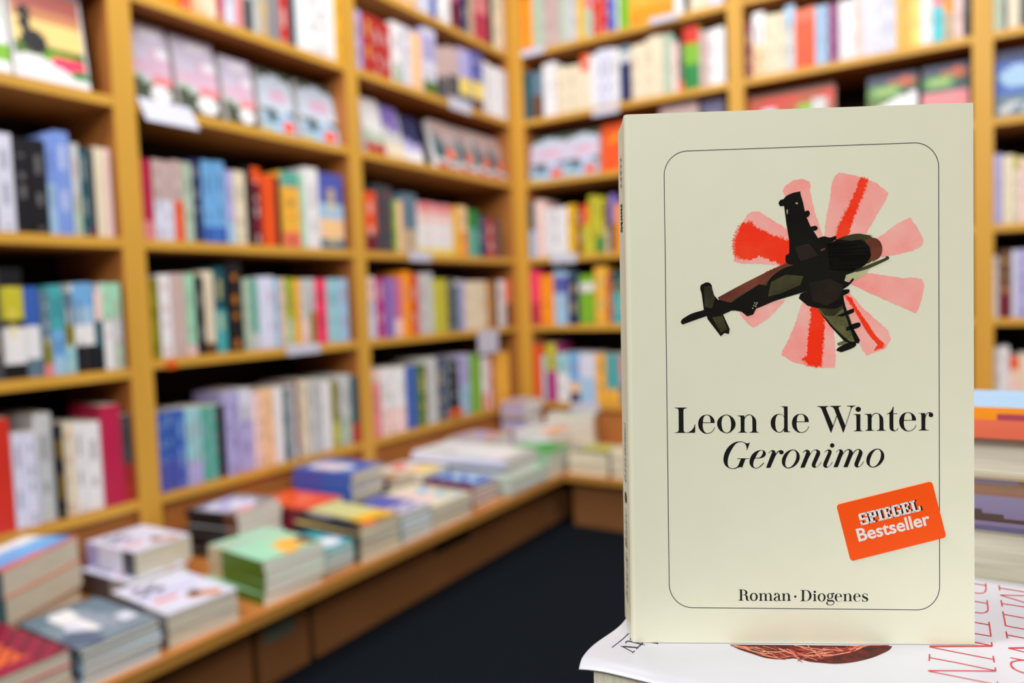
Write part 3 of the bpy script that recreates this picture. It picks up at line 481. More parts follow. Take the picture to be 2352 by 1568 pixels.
pile('upper of two thick white novels with brown dog picture, against the wall side', 0.165, -1.645, zb + 0.0455, 1, 0.046, 0.118, 0.158, 0.06, 'LW', dog, 'LILAC/LW.7/DGREY.2', PAGE, nearset)
pile('white novel with a small brown dog picture, thick pair at the front edge', 0.393, -1.733, zb, 2, 0.055, 0.125, 0.18, -0.08, 'LW', dog, 'DGREY/GREY.4', PAGE, nearset)
pile('grey-blue paperback with white swirl in the near left pile', 0.398, -1.868, zb, 5, 0.057, 0.118, 0.185, -0.02, 'STEEL', [('h', 0.62, 0.1, 5, 0, 0, (120, 138, 152)), ('e', 0.42, 0.62, 0.2, 0.34, 'W'), ('e', 0.3, 0.4, 0.1, 0.2, 'LW'), ('e', 0.6, 0.5, 0.12, 0.3, (140, 152, 170)), ('e', 0.2, 0.2, 0.2, 0.2, (84, 98, 124)), ('r', 0.72, 0.22, 0.94, 0.42, 'LW'), ('r', 0, 0.9, 1, 1, (84, 104, 116))], 'DGREY', PAGEW, nearset, alt=['LBLUE', 'STEEL'])
pile('crimson book with gold scattered lettering at the bottom left corner', 0.400, -2.02, zb, 3, 0.064, 0.142, 0.21, 0.02, 'CRIM', [('h', 1.2, 0, 0, 0, 0, (150, 26, 60)), ('m', 0.08, 0.15, 0.72, 0.9, (226, 110, 40), 37, 43), ('m', 0.7, 0, 1, 1, (120, 20, 50), 23, 27)], 'MAROON', PAGE, nearset, grid=(30, 40))
pile('thick sky blue and red book in the high pile at far left', 0.175, -1.865, zb, 3, 0.133, 0.172, 0.105, 0.46, 'SALMON', [('r', 0, 0, 1, 1, 'W'), ('h', 0.62, 0.04, 4, 0, 0.1, 'SKY'), ('h', 0.3, 0.03, 5, 0, 0.05, (90, 160, 224)), ('h', 0.12, 0.02, 6, 0, 0, 'CRIM'), ('h', 0.07, 0.02, 6, 0, 0, 'SALMON')], 'CRIM/TEALD.4', PAGE, nearset)
pile('brown-topped paperback in the pile left of the orange arch one', 0.195, -0.995, zb, 5, 0.072, 0.11, 0.165, 0.05, 'BEIGE', [('r', 0, 0, 0.45, 0.6, 'BROWN'), ('r', 0.3, 0.5, 0.9, 0.9, 'PEACH')], 'K', PAGE, nearset)
pile('white paperback with orange arch in the small middle pile', 0.200, -0.868, zb, 5, 0.066, 0.115, 0.165, 0.0, 'W', [('r', 0.1, 0.1, 0.9, 0.5, 'YELOR'), ('r', 0.25, 0.0, 0.75, 0.35, 'LYEL'), ('m', 0.1, 0.6, 0.8, 0.9, 'SALMON', 6, 10)], 'CR', PAGE, nearset)
pile('lilac-grey booklet in the pile against the lowest shelf', 0.170, -0.535, zb, 8, 0.095, 0.16, 0.145, 0.0, 'PINKG', [('m', 0.1, 0.2, 0.9, 0.8, 'LILAC', 7, 9), ('e', 0.55, 0.2, 0.2, 0.14, 'PINK')], 'LG', PAGEW, nearset, alt=['LG', 'PINKG', 'W'])
pile('pale paperback with orange stripe in the pile behind the green one', 0.305, -0.358, zb, 6, 0.098, 0.13, 0.14, -0.1, 'W', [('r', 0, 0, 1, 0.3, 'ORNG'), ('r', 0.1, 0.4, 0.5, 0.8, 'SAGE')], 'W', PAGEW, nearset)
pile('bright green paperback topping the pile at the inner bench bend', 0.402, -0.535, zb, 6, 0.074, 0.15, 0.17, 0.0, 'GREEN', [('r', 0, 0, 1, 1, (40, 160, 60)), ('r', 0.7, 0.6, 1, 1, 'MINT')], 'SAGE', PAGEW, nearset, alt=['SAGE', 'MINT', 'CR'])
rg = 'book piles on the back bench'
pile('grey-lilac booklet in the tall pile standing in the corner', 0.118, -0.195, zb, 9, 0.168, 0.12, 0.1, 0.0, 'PINKG', [('m', 0.1, 0.1, 0.9, 0.9, 'LILAC', 6, 8)], 'PINKG', PAGEW, rg, alt=['PINKG', 'LILAC', 'GREY'])
pile('cream paperback in the pile under the lowest shelf label, back bench', 0.351, -0.127, zb, 7, 0.122, 0.10, 0.165, 0.35, 'CR', [('r', 0, 0, 0.5, 1, 'LTEAL'), ('m', 0.5, 0.2, 0.9, 0.8, 'BEIGE', 6, 8)], 'CR', PAGE, rg, alt=['CR', 'LG'])
for nm_, x_, n_, h_, b_, a_, e_ in [('cream-edged paperback in the front pile left of the cream novel', 0.558, 5, 0.068, 'SAGE', [('r', 0.3, 0.2, 0.9, 0.9, 'YELG'), ('r', 0, 0, 0.3, 1, 'MOSS')], PAGE),
                              ('pale-edged paperback in the front pile half behind the cream novel', 0.700, 7, 0.082, 'CR', [('m', 0.1, 0.1, 0.9, 0.9, 'BEIGE', 6, 8)], PAGE)]:
    pile(nm_, x_ - 0.005, -PR + 0.012, zb, n_, h_, 0.13, 0.128, 0.0, b_, a_, 'CR', e_, rg)
pile('white paperback in the back pile left of the cream novel', 0.64, -0.21, zb, 6, 0.10, 0.17, 0.135, -0.05, 'W', [('m', 0.1, 0.3, 0.9, 0.7, 'PEACH', 6, 8)], 'CR', PAGE, rg)
#@@FOREGROUND
# ---------------------------------------------------------------- the novel in front and the book it stands on
BU = Vector((0.8728301, 0.4877303, -0.0169350)); BW = Vector((-0.0005432, 0.0356721, 0.9993634)); BN = Vector((0.4880239, -0.8722653, 0.0314006))
BU.normalize(); BW = (BW - BU * BU.dot(BW)).normalized(); BN = BU.cross(BW).normalized()
BO = CAM + Vector((-0.10057672, 0.22750298, -0.11856679)); BWID, BHEI, BTHK = 0.11407, 0.1800, 0.02435
CREAM = mat('cream_cover_card', (234, 234, 210), 0.42, 0.35, 90, (1, 1, 1), 0.012)
SPCR = CREAM
INK = mat('black_ink', (14, 13, 15), 0.45, 0.3, 60, (1, 1, 1), 0.1)
INKW = mat('white_ink', (240, 232, 228), 0.45, 0.3, 60, (1, 1, 1), 0.02)
STICK = mat('orange_label_paper', (255, 86, 8), 0.35, 0.4, 60, (1, 1, 1), 0.02)
def wash(name, a, b, scale, rough=0.55, lo=0.35, hi=0.65):
    m = bpy.data.materials.new(name); m.use_nodes = True; nt = m.node_tree; bs = nt.nodes['Principled BSDF']; bs.inputs['Roughness'].default_value = rough; bs.inputs['Specular IOR Level'].default_value = 0.15
    tc = nt.nodes.new('ShaderNodeTexCoord'); nz = nt.nodes.new('ShaderNodeTexNoise'); nz.inputs['Scale'].default_value = scale; nz.inputs['Detail'].default_value = 6; nz.inputs['Roughness'].default_value = 0.62
    cr = nt.nodes.new('ShaderNodeValToRGB'); cr.color_ramp.elements[0].position = lo; cr.color_ramp.elements[1].position = hi
    cr.color_ramp.elements[0].color = lin(a); cr.color_ramp.elements[1].color = lin(b)
    nt.links.new(tc.outputs['Object'], nz.inputs['Vector']); nt.links.new(nz.outputs[0], cr.inputs[0]); nt.links.new(cr.outputs[0], bs.inputs['Base Color']); return m
PINKW = wash('pink_wash', (255, 158, 150), (252, 188, 178), 55)
REDW = wash('red_wash', (255, 50, 14), (250, 82, 44), 70, lo=0.45, hi=0.85)
BLKW = wash('black_wash', (9, 9, 8), (22, 20, 12), 60, 0.8)
BRNW = wash('brown_wash', (84, 38, 26), (126, 66, 48), 60)
OLVW = wash('olive_wash', (84, 84, 48), (140, 136, 88), 60)
DOLV = wash('dark_olive_wash', (40, 38, 20), (72, 70, 40), 60)
GRNW = wash('pale_olive_wash', (178, 176, 128), (204, 204, 160), 60)
def spline(pts, step=5):
    """closed outline: points with a third value are corners, the others lie on smooth curves"""
    n = len(pts); out = []
    for i in range(n):
        p1, p2 = pts[i], pts[(i + 1) % n]
        if len(p1) > 2 and len(p2) > 2: out.append((p1[0], p1[1])); continue
        p0 = pts[i - 1] if len(p1) < 3 else p1; p3 = pts[(i + 2) % n] if len(p2) < 3 else p2
        for k in range(step):
            t = k / step; t2 = t * t; t3 = t2 * t
            out.append(tuple(0.5 * (2 * p1[j] + (p2[j] - p0[j]) * t + (2 * p0[j] - 5 * p1[j] + 4 * p2[j] - p3[j]) * t2 + (3 * p1[j] - p0[j] - 3 * p2[j] + p3[j]) * t3) for j in (0, 1)))
    return out
def ell(cx, cy, rx, ry, n=28): return [(cx + rx * math.cos(2 * math.pi * k / n), cy + ry * math.sin(2 * math.pi * k / n)) for k in range(n)]
def parse(s):
    """'x,y x,y! ...' (! marks a corner)"""
    return [tuple(float(v) for v in p.rstrip('!').split(',')) + ((1,) if p.endswith('!') else ()) for p in s.split()]
def cover_pt(x, y):
    """a point read on the photographed cover -> (u, w) on the cover in metres"""
    p = onplane(x, y, BO, BN) - BO; return p.dot(BU), p.dot(BW)
def zoomer(ox, oy, s): return lambda p: cover_pt(ox + p[0] / s, oy + p[1] / s)
ZA, ZBB, ZC, ZD, ZE = zoomer(1540, 920, 11.2), zoomer(1740, 920, 11.2), zoomer(1940, 920, 11.2), zoomer(1650, 1000, 11.2), zoomer(1840, 1000, 11.2)
ZF, ZG = zoomer(1685, 1340, 13.835), zoomer(1830, 1340, 13.835)
ZH, ZS_ = zoomer(1500, 350, 2.9586), zoomer(1910, 1095, 7.84)
def off(pts, dx, dy, sx=1, sy=1, x0=0, y0=0): return [((p[0] - x0) * sx + x0 + dx, (p[1] - y0) * sy + y0 + dy) + tuple(p[2:]) for p in pts]
gL = parse('105,175! 428,175! 425,187! 365,200 340,225 332,260! 337,740! 345,785 375,808 420,812 480,800 550,750 600,680 625,605! 638,605! 634,822! 110,826! 110,814! 170,805 200,785 212,740! 208,260! 200,220 170,197 107,187!')
ge = parse('1138,570! 832,574! 828,640 845,740 880,800 925,828 960,832 1030,812 1090,760 1122,705 1130,678! 1142,682! 1128,730 1085,790 1030,830 950,848 870,838 790,785 735,710 712,610 722,520 760,440 830,380 930,358 1020,375 1090,430 1125,490 1138,570!')
geh = parse('835,556! 840,480 860,415 895,380 935,374 980,382 1012,420 1028,480 1030,556!')
go = parse('1437,356 1540,385 1620,455 1665,540 1674,610 1655,690 1600,760 1530,815 1445,834 1350,812 1265,755 1215,670 1200,590 1212,510 1265,430 1345,378')
goh = parse('1437,374 1485,384 1525,430 1550,510 1560,610 1552,700 1530,770 1490,808 1445,816 1395,806 1350,760 1322,680 1312,580 1322,490 1345,425 1385,385')
gn = parse('1720,378! 1900,378! 1903,432! 1925,400 1965,366 2020,352 2080,365 2140,405 2190,470 2207,560! 2208,740! 2215,785 2240,802 2280,808! 2280,818! 2030,820! 2030,808! 2085,795 2105,765 2108,730! 2105,500! 2095,420 2065,378 2025,370 1975,385 1930,425 1905,480! 1903,740! 1912,785 1935,802 1975,808! 1975,818! 1735,822! 1735,812! 1785,798 1803,770 1806,735! 1803,440! 1790,408 1765,395 1718,388!')
gd = parse('597,142! 772,145! 774,740! 785,775 805,790 848,797! 845,808! 678,805! 680,748! 640,792 600,814 555,820 480,800 400,740 355,670 338,580 350,490 400,405 470,355 560,336 615,345 660,375 681,405! 680,220! 672,180 650,160 597,152!')
gdh = parse('682,440! 665,400 625,360 560,352 510,372 475,430 458,520 456,600 465,690 490,760 520,795 558,804 600,795 640,760 670,715 682,680!')
gW = [parse('1530,140! 1822,136! 1820,148! 1775,162 1762,185 1765,212! 1950,660! 1895,820! 1882,820! 1650,225! 1625,185 1590,162 1530,150!'), parse('1885,812! 2026,385! 2044,400! 1894,822!'),
      parse('1865,132! 2148,130! 2147,142! 2100,155 2083,180 2088,210! 2262,650! 2210,815! 2198,815! 1970,212! 1945,178 1915,158 1865,146!'), parse('2199,812! 2395,206! 2414,206! 2212,816!')]
gWs = parse('55,128! 285,124! 283,135! 225,150 190,180 170,218! 155,218! 158,180 140,152 55,140!')
gi = parse('220,342! 403,345! 403,730! 408,748 425,765 470,773! 470,783! 232,785! 232,775! 285,762 300,740 303,715! 300,400! 285,368 260,357 222,352!')
gt = parse('1083,330! 1130,318 1180,275 1220,210 1246,145! 1259,145! 1252,325! 1355,325! 1355,342! 1252,342! 1253,690! 1262,740 1290,765 1325,755 1355,720 1372,698! 1384,706! 1350,755 1305,782 1255,783 1200,765 1165,730 1152,670! 1152,342! 1083,343!')
gr = parse('1890,316! 2072,318! 2076,378! 2100,335 2140,302 2200,295 2255,318 2278,365 2262,408 2215,422 2172,403 2160,360 2170,328 2152,318 2115,345 2088,400 2075,480! 2073,690! 2082,730 2110,745 2162,752! 2162,762! 1900,764! 1900,752! 1955,740 1972,715 1975,690! 1972,370! 1960,338 1930,325 1890,325!')
title = [(ZA, gL, []), (ZA, ge, [geh]), (ZA, go, [goh]), (ZA, gn, []), (ZBB, gd, [gdh]), (ZBB, off(ge, 172, -22, 1.02, 0.995, 712, 358), [off(geh, 172, -22, 1.02, 0.995, 712, 358)])] + \
    [(ZBB, g, []) for g in gW] + [(ZC, gWs, []), (ZC, ell(349, 220, 70, 65), []), (ZC, gi, []), (ZC, off(gn, -1211, -41, 1, 0.985, 1720, 378), []), (ZC, gt, []),
    (ZC, off(ge, 691, -61, 1.02, 1, 712, 358), [off(geh, 691, -61, 1.02, 1, 712, 358)]), (ZC, gr, [])]
iG = parse('812,178! 735,382! 727,380! 728,320 710,250 670,195 620,170 565,166 500,180 430,230 360,330 300,440 255,560 238,680 250,770 290,820 350,840 410,836 470,810 510,765 530,720! 578,602! 485,602! 485,584! 787,582! 785,597! 697,600! 610,828! 600,825! 590,812 560,810 500,825 440,850 370,858 270,835 180,770 135,670 132,570 165,440 240,310 350,210 460,160 570,147 640,160 700,190 750,198 785,190 805,178!')
ie = parse('1177,707! 1130,760 1070,810 1000,840 940,842 870,815 820,760 800,680 815,590 865,490 950,415 1040,378 1115,369 1180,390 1218,440 1215,500 1170,550 1100,578 1020,589 945,585! 915,640 897,720 900,780 925,818 965,828 1020,818 1090,765 1140,715 1163,695!')
ieh = parse('952,570! 985,500 1030,425 1075,390 1110,382 1138,395 1145,435 1125,490 1090,540 1050,566 1000,573')
ir = parse('1285,445! 1330,400 1380,373 1420,375 1460,405 1473,460! 1520,410 1570,380 1620,373 1665,395 1680,430 1660,470 1615,482 1575,465 1566,428 1558,416 1520,445 1470,520 1430,610! 1335,828! 1225,828! 1370,450! 1385,420 1370,403 1340,410 1295,458!')
io = parse('1925,357 2000,380 2065,445 2093,530 2080,630 2010,740 1910,815 1800,843 1720,820 1650,750 1632,650 1655,550 1720,450 1820,380')
ioh = parse('1925,377 1970,395 2000,440 2008,520 1990,620 1940,720 1880,790 1805,822 1750,805 1722,750 1725,660 1755,560 1800,470 1860,400')
inn = parse('42,432! 90,385 140,362 190,375 222,410 230,466! 280,405 335,368 395,356 450,375 487,415 485,490 440,590! 375,740 368,780 385,803 420,790 470,735 508,676! 520,684! 480,745 420,800 350,828 305,815 275,775 280,715 310,640! 385,460 398,410 380,384 340,380 285,420 225,510 180,600! 88,822! -22,826! 130,440! 132,405 110,400 50,442!')
ii = parse('595,428! 640,385 690,358 745,362 785,400 780,455! 740,560! 668,740 660,780 680,801 715,785 765,730 800,673! 812,682! 775,740 715,800 640,828 595,812 567,770 575,705 605,630! 690,440 695,400 675,387 640,402 605,438!')
im = parse('893,425! 940,380 990,355 1035,358 1070,390 1082,453! 1120,400 1170,362 1225,346 1280,362 1315,400 1330,443! 1370,395 1425,355 1480,344 1535,365 1575,415 1575,480 1550,550! 1475,730 1465,770 1480,793 1515,778 1565,720 1605,660! 1617,668! 1575,735 1515,795 1440,820 1395,800 1370,750 1380,690 1400,635! 1478,440 1490,390 1470,364 1430,374 1375,425 1325,500 1285,590! 1197,812! 1088,812! 1215,480! 1232,410 1225,376 1190,372 1145,400 1085,470 1035,570! 942,812! 832,815! 975,440! 990,395 970,380 940,392 903,436!')
subtitle = [(ZD, iG, []), (ZD, ie, [ieh]), (ZD, ir, []), (ZD, io, [ioh]), (ZE, inn, []), (ZE, ell(799, 252, 57, 57), []), (ZE, ii, []), (ZE, im, []), (ZE, off(io, 45, -22), [off(ioh, 45, -22)])]
fR = parse('150,183! 300,185! 370,200 420,235 438,285 420,330 382,350! 430,375 450,420 455,490 465,525 485,528 512,508! 518,516! 490,540 450,545 405,520 390,480 385,420 370,375 340,362! 268,362! 268,490! 280,520 318,525! 318,536! 148,536! 148,525! 190,515 205,490! 203,230! 195,202 150,195!')
fRh = parse('268,200! 310,202 350,225 372,270 368,315 345,345 310,351! 268,351!')
fm = parse('795,303! 888,308! 890,345! 920,305 960,292 1010,310 1045,350! 1080,310 1120,292 1170,310 1205,365 1207,430! 1208,490! 1215,520 1242,530! 1245,543! 1115,543! 1115,531! 1148,520 1152,480! 1150,380! 1140,325 1105,312 1065,340 1048,385! 1048,490! 1055,522 1088,531! 1088,543! 960,543! 960,531! 990,520 993,485! 990,385! 980,325 950,308 915,330 892,370! 890,490! 898,520 928,531! 928,543! 805,543! 805,531! 832,520 836,485! 833,360! 825,325 795,315!')
fa = parse('1290,345 1300,315 1340,295 1385,291 1435,315 1465,370 1467,430! 1467,500 1477,527 1505,511! 1516,518! 1490,548 1450,545 1425,523! 1400,545 1360,555 1310,545 1275,510 1275,470 1310,430 1370,408 1415,393! 1415,350 1395,315 1370,308 1345,325 1350,350 1330,375 1300,372')
fah = parse('1415,420! 1360,440 1330,475 1330,515 1360,538 1395,530 1415,508!')
fn = parse('1525,308! 1620,313! 1622,345! 1655,310 1700,295 1750,315 1785,370 1787,430! 1788,495! 1795,525 1825,532! 1825,544! 1690,544! 1690,532! 1725,520 1730,485! 1728,390! 1715,330 1685,312 1645,335 1622,380! 1620,490! 1628,525 1660,532! 1660,544! 1530,544! 1530,532! 1560,520 1565,485! 1562,365! 1553,330 1525,320!')
fD = parse('112,198! 290,200! 360,212 420,255 460,325 470,385 455,455 410,510 350,543 290,553! 110,553! 110,541! 155,530 168,500! 168,250! 158,220 112,210!')
fDh = parse('232,216! 300,215 350,240 385,300 398,375 390,450 355,515 310,540 260,540 238,525 230,495!')
fi = parse('508,320! 598,325! 600,500! 607,530 632,541! 632,553! 508,553! 508,541! 540,530 547,500! 543,370! 535,340 508,332!')
fg = parse('1005,462! 970,490 962,530 985,558 950,585 935,620 960,660 1020,682 1080,685 1150,665 1190,620 1195,575 1165,530 1110,518 1030,515 1000,505 990,490 1015,470!')
fgh = parse('1000,568 1070,565 1140,570 1170,590 1165,625 1120,658 1060,670 1010,657 980,625 980,590')
fear = parse('1110,318 1140,293 1180,293 1197,315 1180,338 1150,332 1130,322 1122,340')
fs = parse('2252,325! 2252,385! 2240,385! 2225,350 2190,325 2155,322 2125,340 2120,370 2145,395 2200,420 2250,450 2270,490 2255,535 2210,565 2160,572 2120,560 2100,565 2078,572! 2078,485! 2088,485! 2105,525 2135,550 2170,558 2205,545 2215,515 2195,488 2140,462 2095,435 2078,395 2090,350 2125,318 2170,308 2210,318 2238,325!')
e2 = lambda g, dx, dy: [(dx + (p[0] - 712) * .5465, dy + (p[1] - 358) * .535) + tuple(p[2:]) for p in g]
geh2 = off(geh, 0, 4, 1, 0.93, 930, 374)
imprint = [(ZF, fR, [fRh]), (ZF, ell(640, 420, 127, 130), [ell(640, 420, 66, 112)]), (ZF, fm, []), (ZF, fa, [fah]), (ZF, fn, []), (ZF, ell(1958, 408, 36, 36), []), (ZG, fD, [fDh]), (ZG, ell(572, 257, 37, 36), []), (ZG, fi, []),
           (ZG, ell(790, 435, 127, 130), [ell(790, 435, 68, 114)]), (ZG, ell(1060, 392, 97, 92), [ell(1060, 392, 48, 78)]), (ZG, fg, [fgh]), (ZG, fear, []), (ZG, e2(ge, 1205, 308), [e2(geh2, 1205, 308)]), (ZG, off(fn, -55, 12), []),
           (ZG, e2(ge, 1795, 308), [e2(geh2, 1795, 308)]), (ZG, fs, [])]
def tess(loops):
    """loops: outline + holes of (u,w) -> verts, tris"""
    def clean(l):
        o = []
        for p in l:
            if not o or (p[0] - o[-1][0]) ** 2 + (p[1] - o[-1][1]) ** 2 > 1e-12: o.append(p)
        return o
    loops = [clean(l) for l in loops]
    tri = tessellate_polygon([[Vector((p[0], p[1], 0)) for p in l] for l in loops]); V = [p for l in loops for p in l]
    F = []
    for t in tri:
        a, b, c = (V[i] for i in t)
        s = (b[0] - a[0]) * (c[1] - a[1]) - (b[1] - a[1]) * (c[0] - a[0])
        if abs(s) > 1e-14: F.append(tuple(t) if s > 0 else (t[0], t[2], t[1]))
    return V, F
def printed(name, parent, shapes, mats, to3, smooth=True):
    """shapes: (mapper, outline, holes[, lift[, material]]) printed flat on a surface; to3(u,w,lift) -> local point"""
    V, F, MI = [], [], []
    for sh in shapes:
        mp, out, holes = sh[:3]; lift = sh[3] if len(sh) > 3 else 0.00005; mi = sh[4] if len(sh) > 4 else 0
        loops = [[mp(p) for p in spline(l)] if any(len(p) > 2 for p in l) or smooth and len(l) < 27 else [mp(p) for p in l] for l in [out] + holes]
        v, f = tess(loops); n = len(V); V += [to3(p[0], p[1], lift) for p in v]; F += [tuple(i + n for i in t) for t in f]; MI += [mi] * len(f)
    return link(name, mesh(name, V, F, mats, MI), parent)
# the book body: local x = width, y = height, z = out of the front cover
novel = empty('novel', frame(BU, BW, BN, BO)); tag(novel, 'cream paperback novel with a helicopter picture and orange sticker, standing upright in front', 'book')
def cover_body():
    V, F = [], []; T, W, H, c = BTHK, BWID, BHEI, 0.0004
    # cross-section of the wrap, from the free edge of the front round the spine to the free edge of the back
    outer = [(W, 0), (0.0016, 0), (0.0005, -0.0003), (0, -0.0012)] + [(0.00025 * math.sin(math.pi * k / 8), -0.0012 - (T - 0.0024) * k / 8) for k in range(1, 8)] + [(0, -T + 0.0012), (0.0005, -T + 0.0003), (0.0016, -T), (W, -T)]
    inner = [(W, -c), (0.0016, -c), (0.0012, -c - 0.0003), (c, -0.0016)] + [(c, -0.0016 - (T - 0.0032) * k / 8) for k in range(1, 8)] + [(c, -T + 0.0016), (0.0012, -T + c + 0.0003), (0.0016, -T + c), (W, -T + c)]
    n = len(outer)
    for z in (0, H):
        V += [(x, z, y) for x, y in outer] + [(x, z, y) for x, y in inner]
    for i in range(n - 1):
        F += [(i, i + 1, 2 * n + i + 1, 2 * n + i), (n + i + 1, n + i, 3 * n + i, 3 * n + i + 1), (i + 1, i, n + i, n + i + 1), (2 * n + i, 2 * n + i + 1, 3 * n + i + 1, 3 * n + i)]
    F += [(0, 2 * n, 3 * n, n), (n - 1, 2 * n - 1, 4 * n - 1, 3 * n - 1)]
    return mesh('cover', V, F, [CREAM])
cov = link('cover', cover_body(), novel)
MB().box((0.0008, 0.0004, -BTHK + 0.0005), (BWID - 0.0006, BHEI - 0.0006, -0.0005)).obj('page_block', [PAGE], novel)
front = lambda u, w, l: (u, w, l)
tl = printed('title_lettering', novel, title, [INK], front); tl['label'] = 'large black author name, Leon de Winter'
st = printed('subtitle_lettering', novel, subtitle, [INK], front); st['label'] = 'black italic title, Geronimo'
im_ = printed('imprint_lettering', novel, imprint, [INK], front); im_['label'] = 'small black line reading Roman · Diogenes'
# thin rounded frame line
def arc(p0, pc, p1, n=10): return [tuple((1 - t) ** 2 * p0[j] + 2 * t * (1 - t) * pc[j] + t * t * p1[j] for j in (0, 1)) for t in [k / n for k in range(n + 1)]]
def rarc(c, a0, a1, rx, ry, n=12): return [(c[0] + rx * math.cos(math.radians(a0 + (a1 - a0) * k / n)), c[1] - ry * math.sin(math.radians(a0 + (a1 - a0) * k / n))) for k in range(n + 1)]
fl = rarc((1581, 402), 180, 92, 55.5, 55.5) + rarc((2102, 384), 90, 0, 54, 56) + rarc((2107, 1346), 0, -90, 51, 54) + rarc((1591, 1340), -92, -180, 54, 55)
flc = [cover_pt(*p) for p in fl]
V, F = [], []; n = len(flc)
for i in range(n):
    a, b, c = flc[i - 1], flc[i], flc[(i + 1) % n]; d = Vector((c[0] - a[0], c[1] - a[1])).normalized(); nn = Vector((-d.y, d.x)) * 0.000125
    V += [(b[0] + nn.x, b[1] + nn.y, 0.00004), (b[0] - nn.x, b[1] - nn.y, 0.00004)]
for i in range(n): j = (i + 1) % n; F.append((2 * i + 1, 2 * j + 1, 2 * j, 2 * i))
GREYINK = mat('grey_ink', (62, 62, 72), 0.5, 0.3, 60, (1, 1, 1), 0.05)
link('frame_line', mesh('frame_line', [(v[0], v[1], v[2]) for v in V], [f[::-1] for f in F], [GREYINK]), novel)
# helicopter picture
def jag(pts, amp, seg, seed):
    """feathered watercolour edge: subdivides the outline and jitters it"""
    rr = random.Random(seed); out = []; n = len(pts)
    for i in range(n):
        a, b = pts[i], pts[(i + 1) % n]; L_ = math.hypot(b[0] - a[0], b[1] - a[1]); k = max(1, int(L_ / seg))
        nx, ny = (b[1] - a[1]) / (L_ + 1e-9), -(b[0] - a[0]) / (L_ + 1e-9)
        for j in range(k):
            t = j / k; q = rr.uniform(-1, 1) * amp if j else 0
            out.append((a[0] + (b[0] - a[0]) * t + nx * q, a[1] + (b[1] - a[1]) * t + ny * q, 1))
    return out
pq = lambda s: [p[:2] for p in parse(s)]
blades = ['880,262 900,225 950,190 1010,180 1060,195 1072,230 1066,265 1080,330 1110,440 1155,570 1110,580 1040,470 1010,360 985,300 900,300', '1262,135 1340,150 1430,170 1530,215 1600,275 1586,320 1530,410 1460,530 1430,580 1300,620 1160,600 1175,450 1200,330 1215,210 1235,160',
 '1745,440 1790,500 1838,590 1830,630 1760,670 1650,695 1560,712 1500,660 1480,600 1560,560 1650,490', '1330,890 1300,840 1420,813 1540,830 1700,855 1780,848 1830,865 1845,910 1820,1010 1790,1092 1700,1055 1550,990 1430,935',
 '1290,930 1340,958 1430,1060 1530,1150 1600,1210 1615,1270 1580,1330 1450,1380 1420,1340 1400,1290 1330,1100 1290,1000', '1020,1000 1000,1050 960,1180 910,1290 868,1370 940,1420 1050,1450 1140,1462 1235,1462 1242,1390 1232,1250 1225,1200 1180,1100 1100,1000',
 '900,1000 860,1050 780,1130 685,1190 640,1160 600,1110 578,1070 700,1030', '680,400 720,400 800,450 880,500 935,535 940,760 870,768 720,755 620,757 550,740 553,590 590,500 640,420']
reds = [('1405,175 1455,182 1445,235 1408,330 1375,420 1345,500 1320,570 1240,592 1255,500 1290,435 1335,350 1380,250', 9), ('1305,970 1345,985 1400,1080 1465,1170 1510,1245 1568,1300 1560,1325 1500,1345 1525,1305 1470,1245 1425,1170 1375,1080', 4),
        ('1070,1040 1110,1040 1162,1120 1158,1250 1142,1452 1060,1448 1012,1402 1050,1372 1058,1200 1072,1120', 9), ('600,490 670,465 700,510 800,560 935,600 935,750 860,755 800,735 720,700 650,730 590,715 556,690 557,590', 11), ('700,860 760,815 900,752 905,762 790,830 720,870', 3)]
black = ['852,345! 862,325 885,318! 905,296 950,275 1000,265! 1003,290 1018,340 1030,400! 1055,395 1065,415 1055,435 1042,440! 1070,505! 1105,498 1118,515 1105,530 1087,530! 1120,582! 1160,570 1200,578 1240,568 1243,590! 1200,615! 1260,592 1340,600 1400,600 1450,640 1478,700 1440,765! 1380,805 1310,832! 1300,872! 1332,882! 1355,855 1362,865 1330,902 1285,932! 1330,930 1330,952 1290,972! 1300,1030! 1240,1060 1170,1060 1110,1055! 1050,1040! 990,990! 1000,960! 1060,935! 900,985 820,1010! 740,1045! 700,1060! 680,1100! 640,1112! 600,1080! 540,1070! 475,1100! 520,1200! 515,1232! 485,1225! 460,1248! 370,1130! 365,1110! 300,1132 200,1168! 188,1150 200,1130! 260,1095 345,1070! 330,960! 322,905 370,884 395,900 410,965! 440,1000! 530,1020! 620,960 720,895! 770,905! 800,850 880,790 955,765! 905,750 900,700! 925,685! 925,600! 905,480! 898,425! 890,362! 862,365!',
         '1285,960! 1320,1100! 1360,1195! 1405,1275! 1395,1298! 1372,1290! 1352,1240! 1325,1160! 1290,1060!', '1228,1120! 1350,1062 1364,1075 1350,1092 1232,1132!', '1310,1190! 1355,1165 1400,1155 1407,1180 1370,1198 1312,1212!', '1245,1345! 1258,1325 1320,1295 1370,1285 1378,1310 1350,1330 1280,1356!',
         '1100,1040! 1115,1060! 1230,1190! 1330,1280! 1380,1300! 1372,1306! 1300,1282! 1205,1180!', '1345,600! 1420,590! 1470,640! 1480,700! 1440,760! 1340,810! 1200,800! 1180,620!']
hel = [(ZH, jag(pq(b), 3, 12, i), [], 0.00003, 0) for i, b in enumerate(blades)] + [(ZH, jag(pq(b), a, 7, 20 + i), [], 0.00006, 1) for i, (b, a) in enumerate(reds)]
HALO = wash('red_bleed', (252, 108, 86), (251, 150, 134), 90)
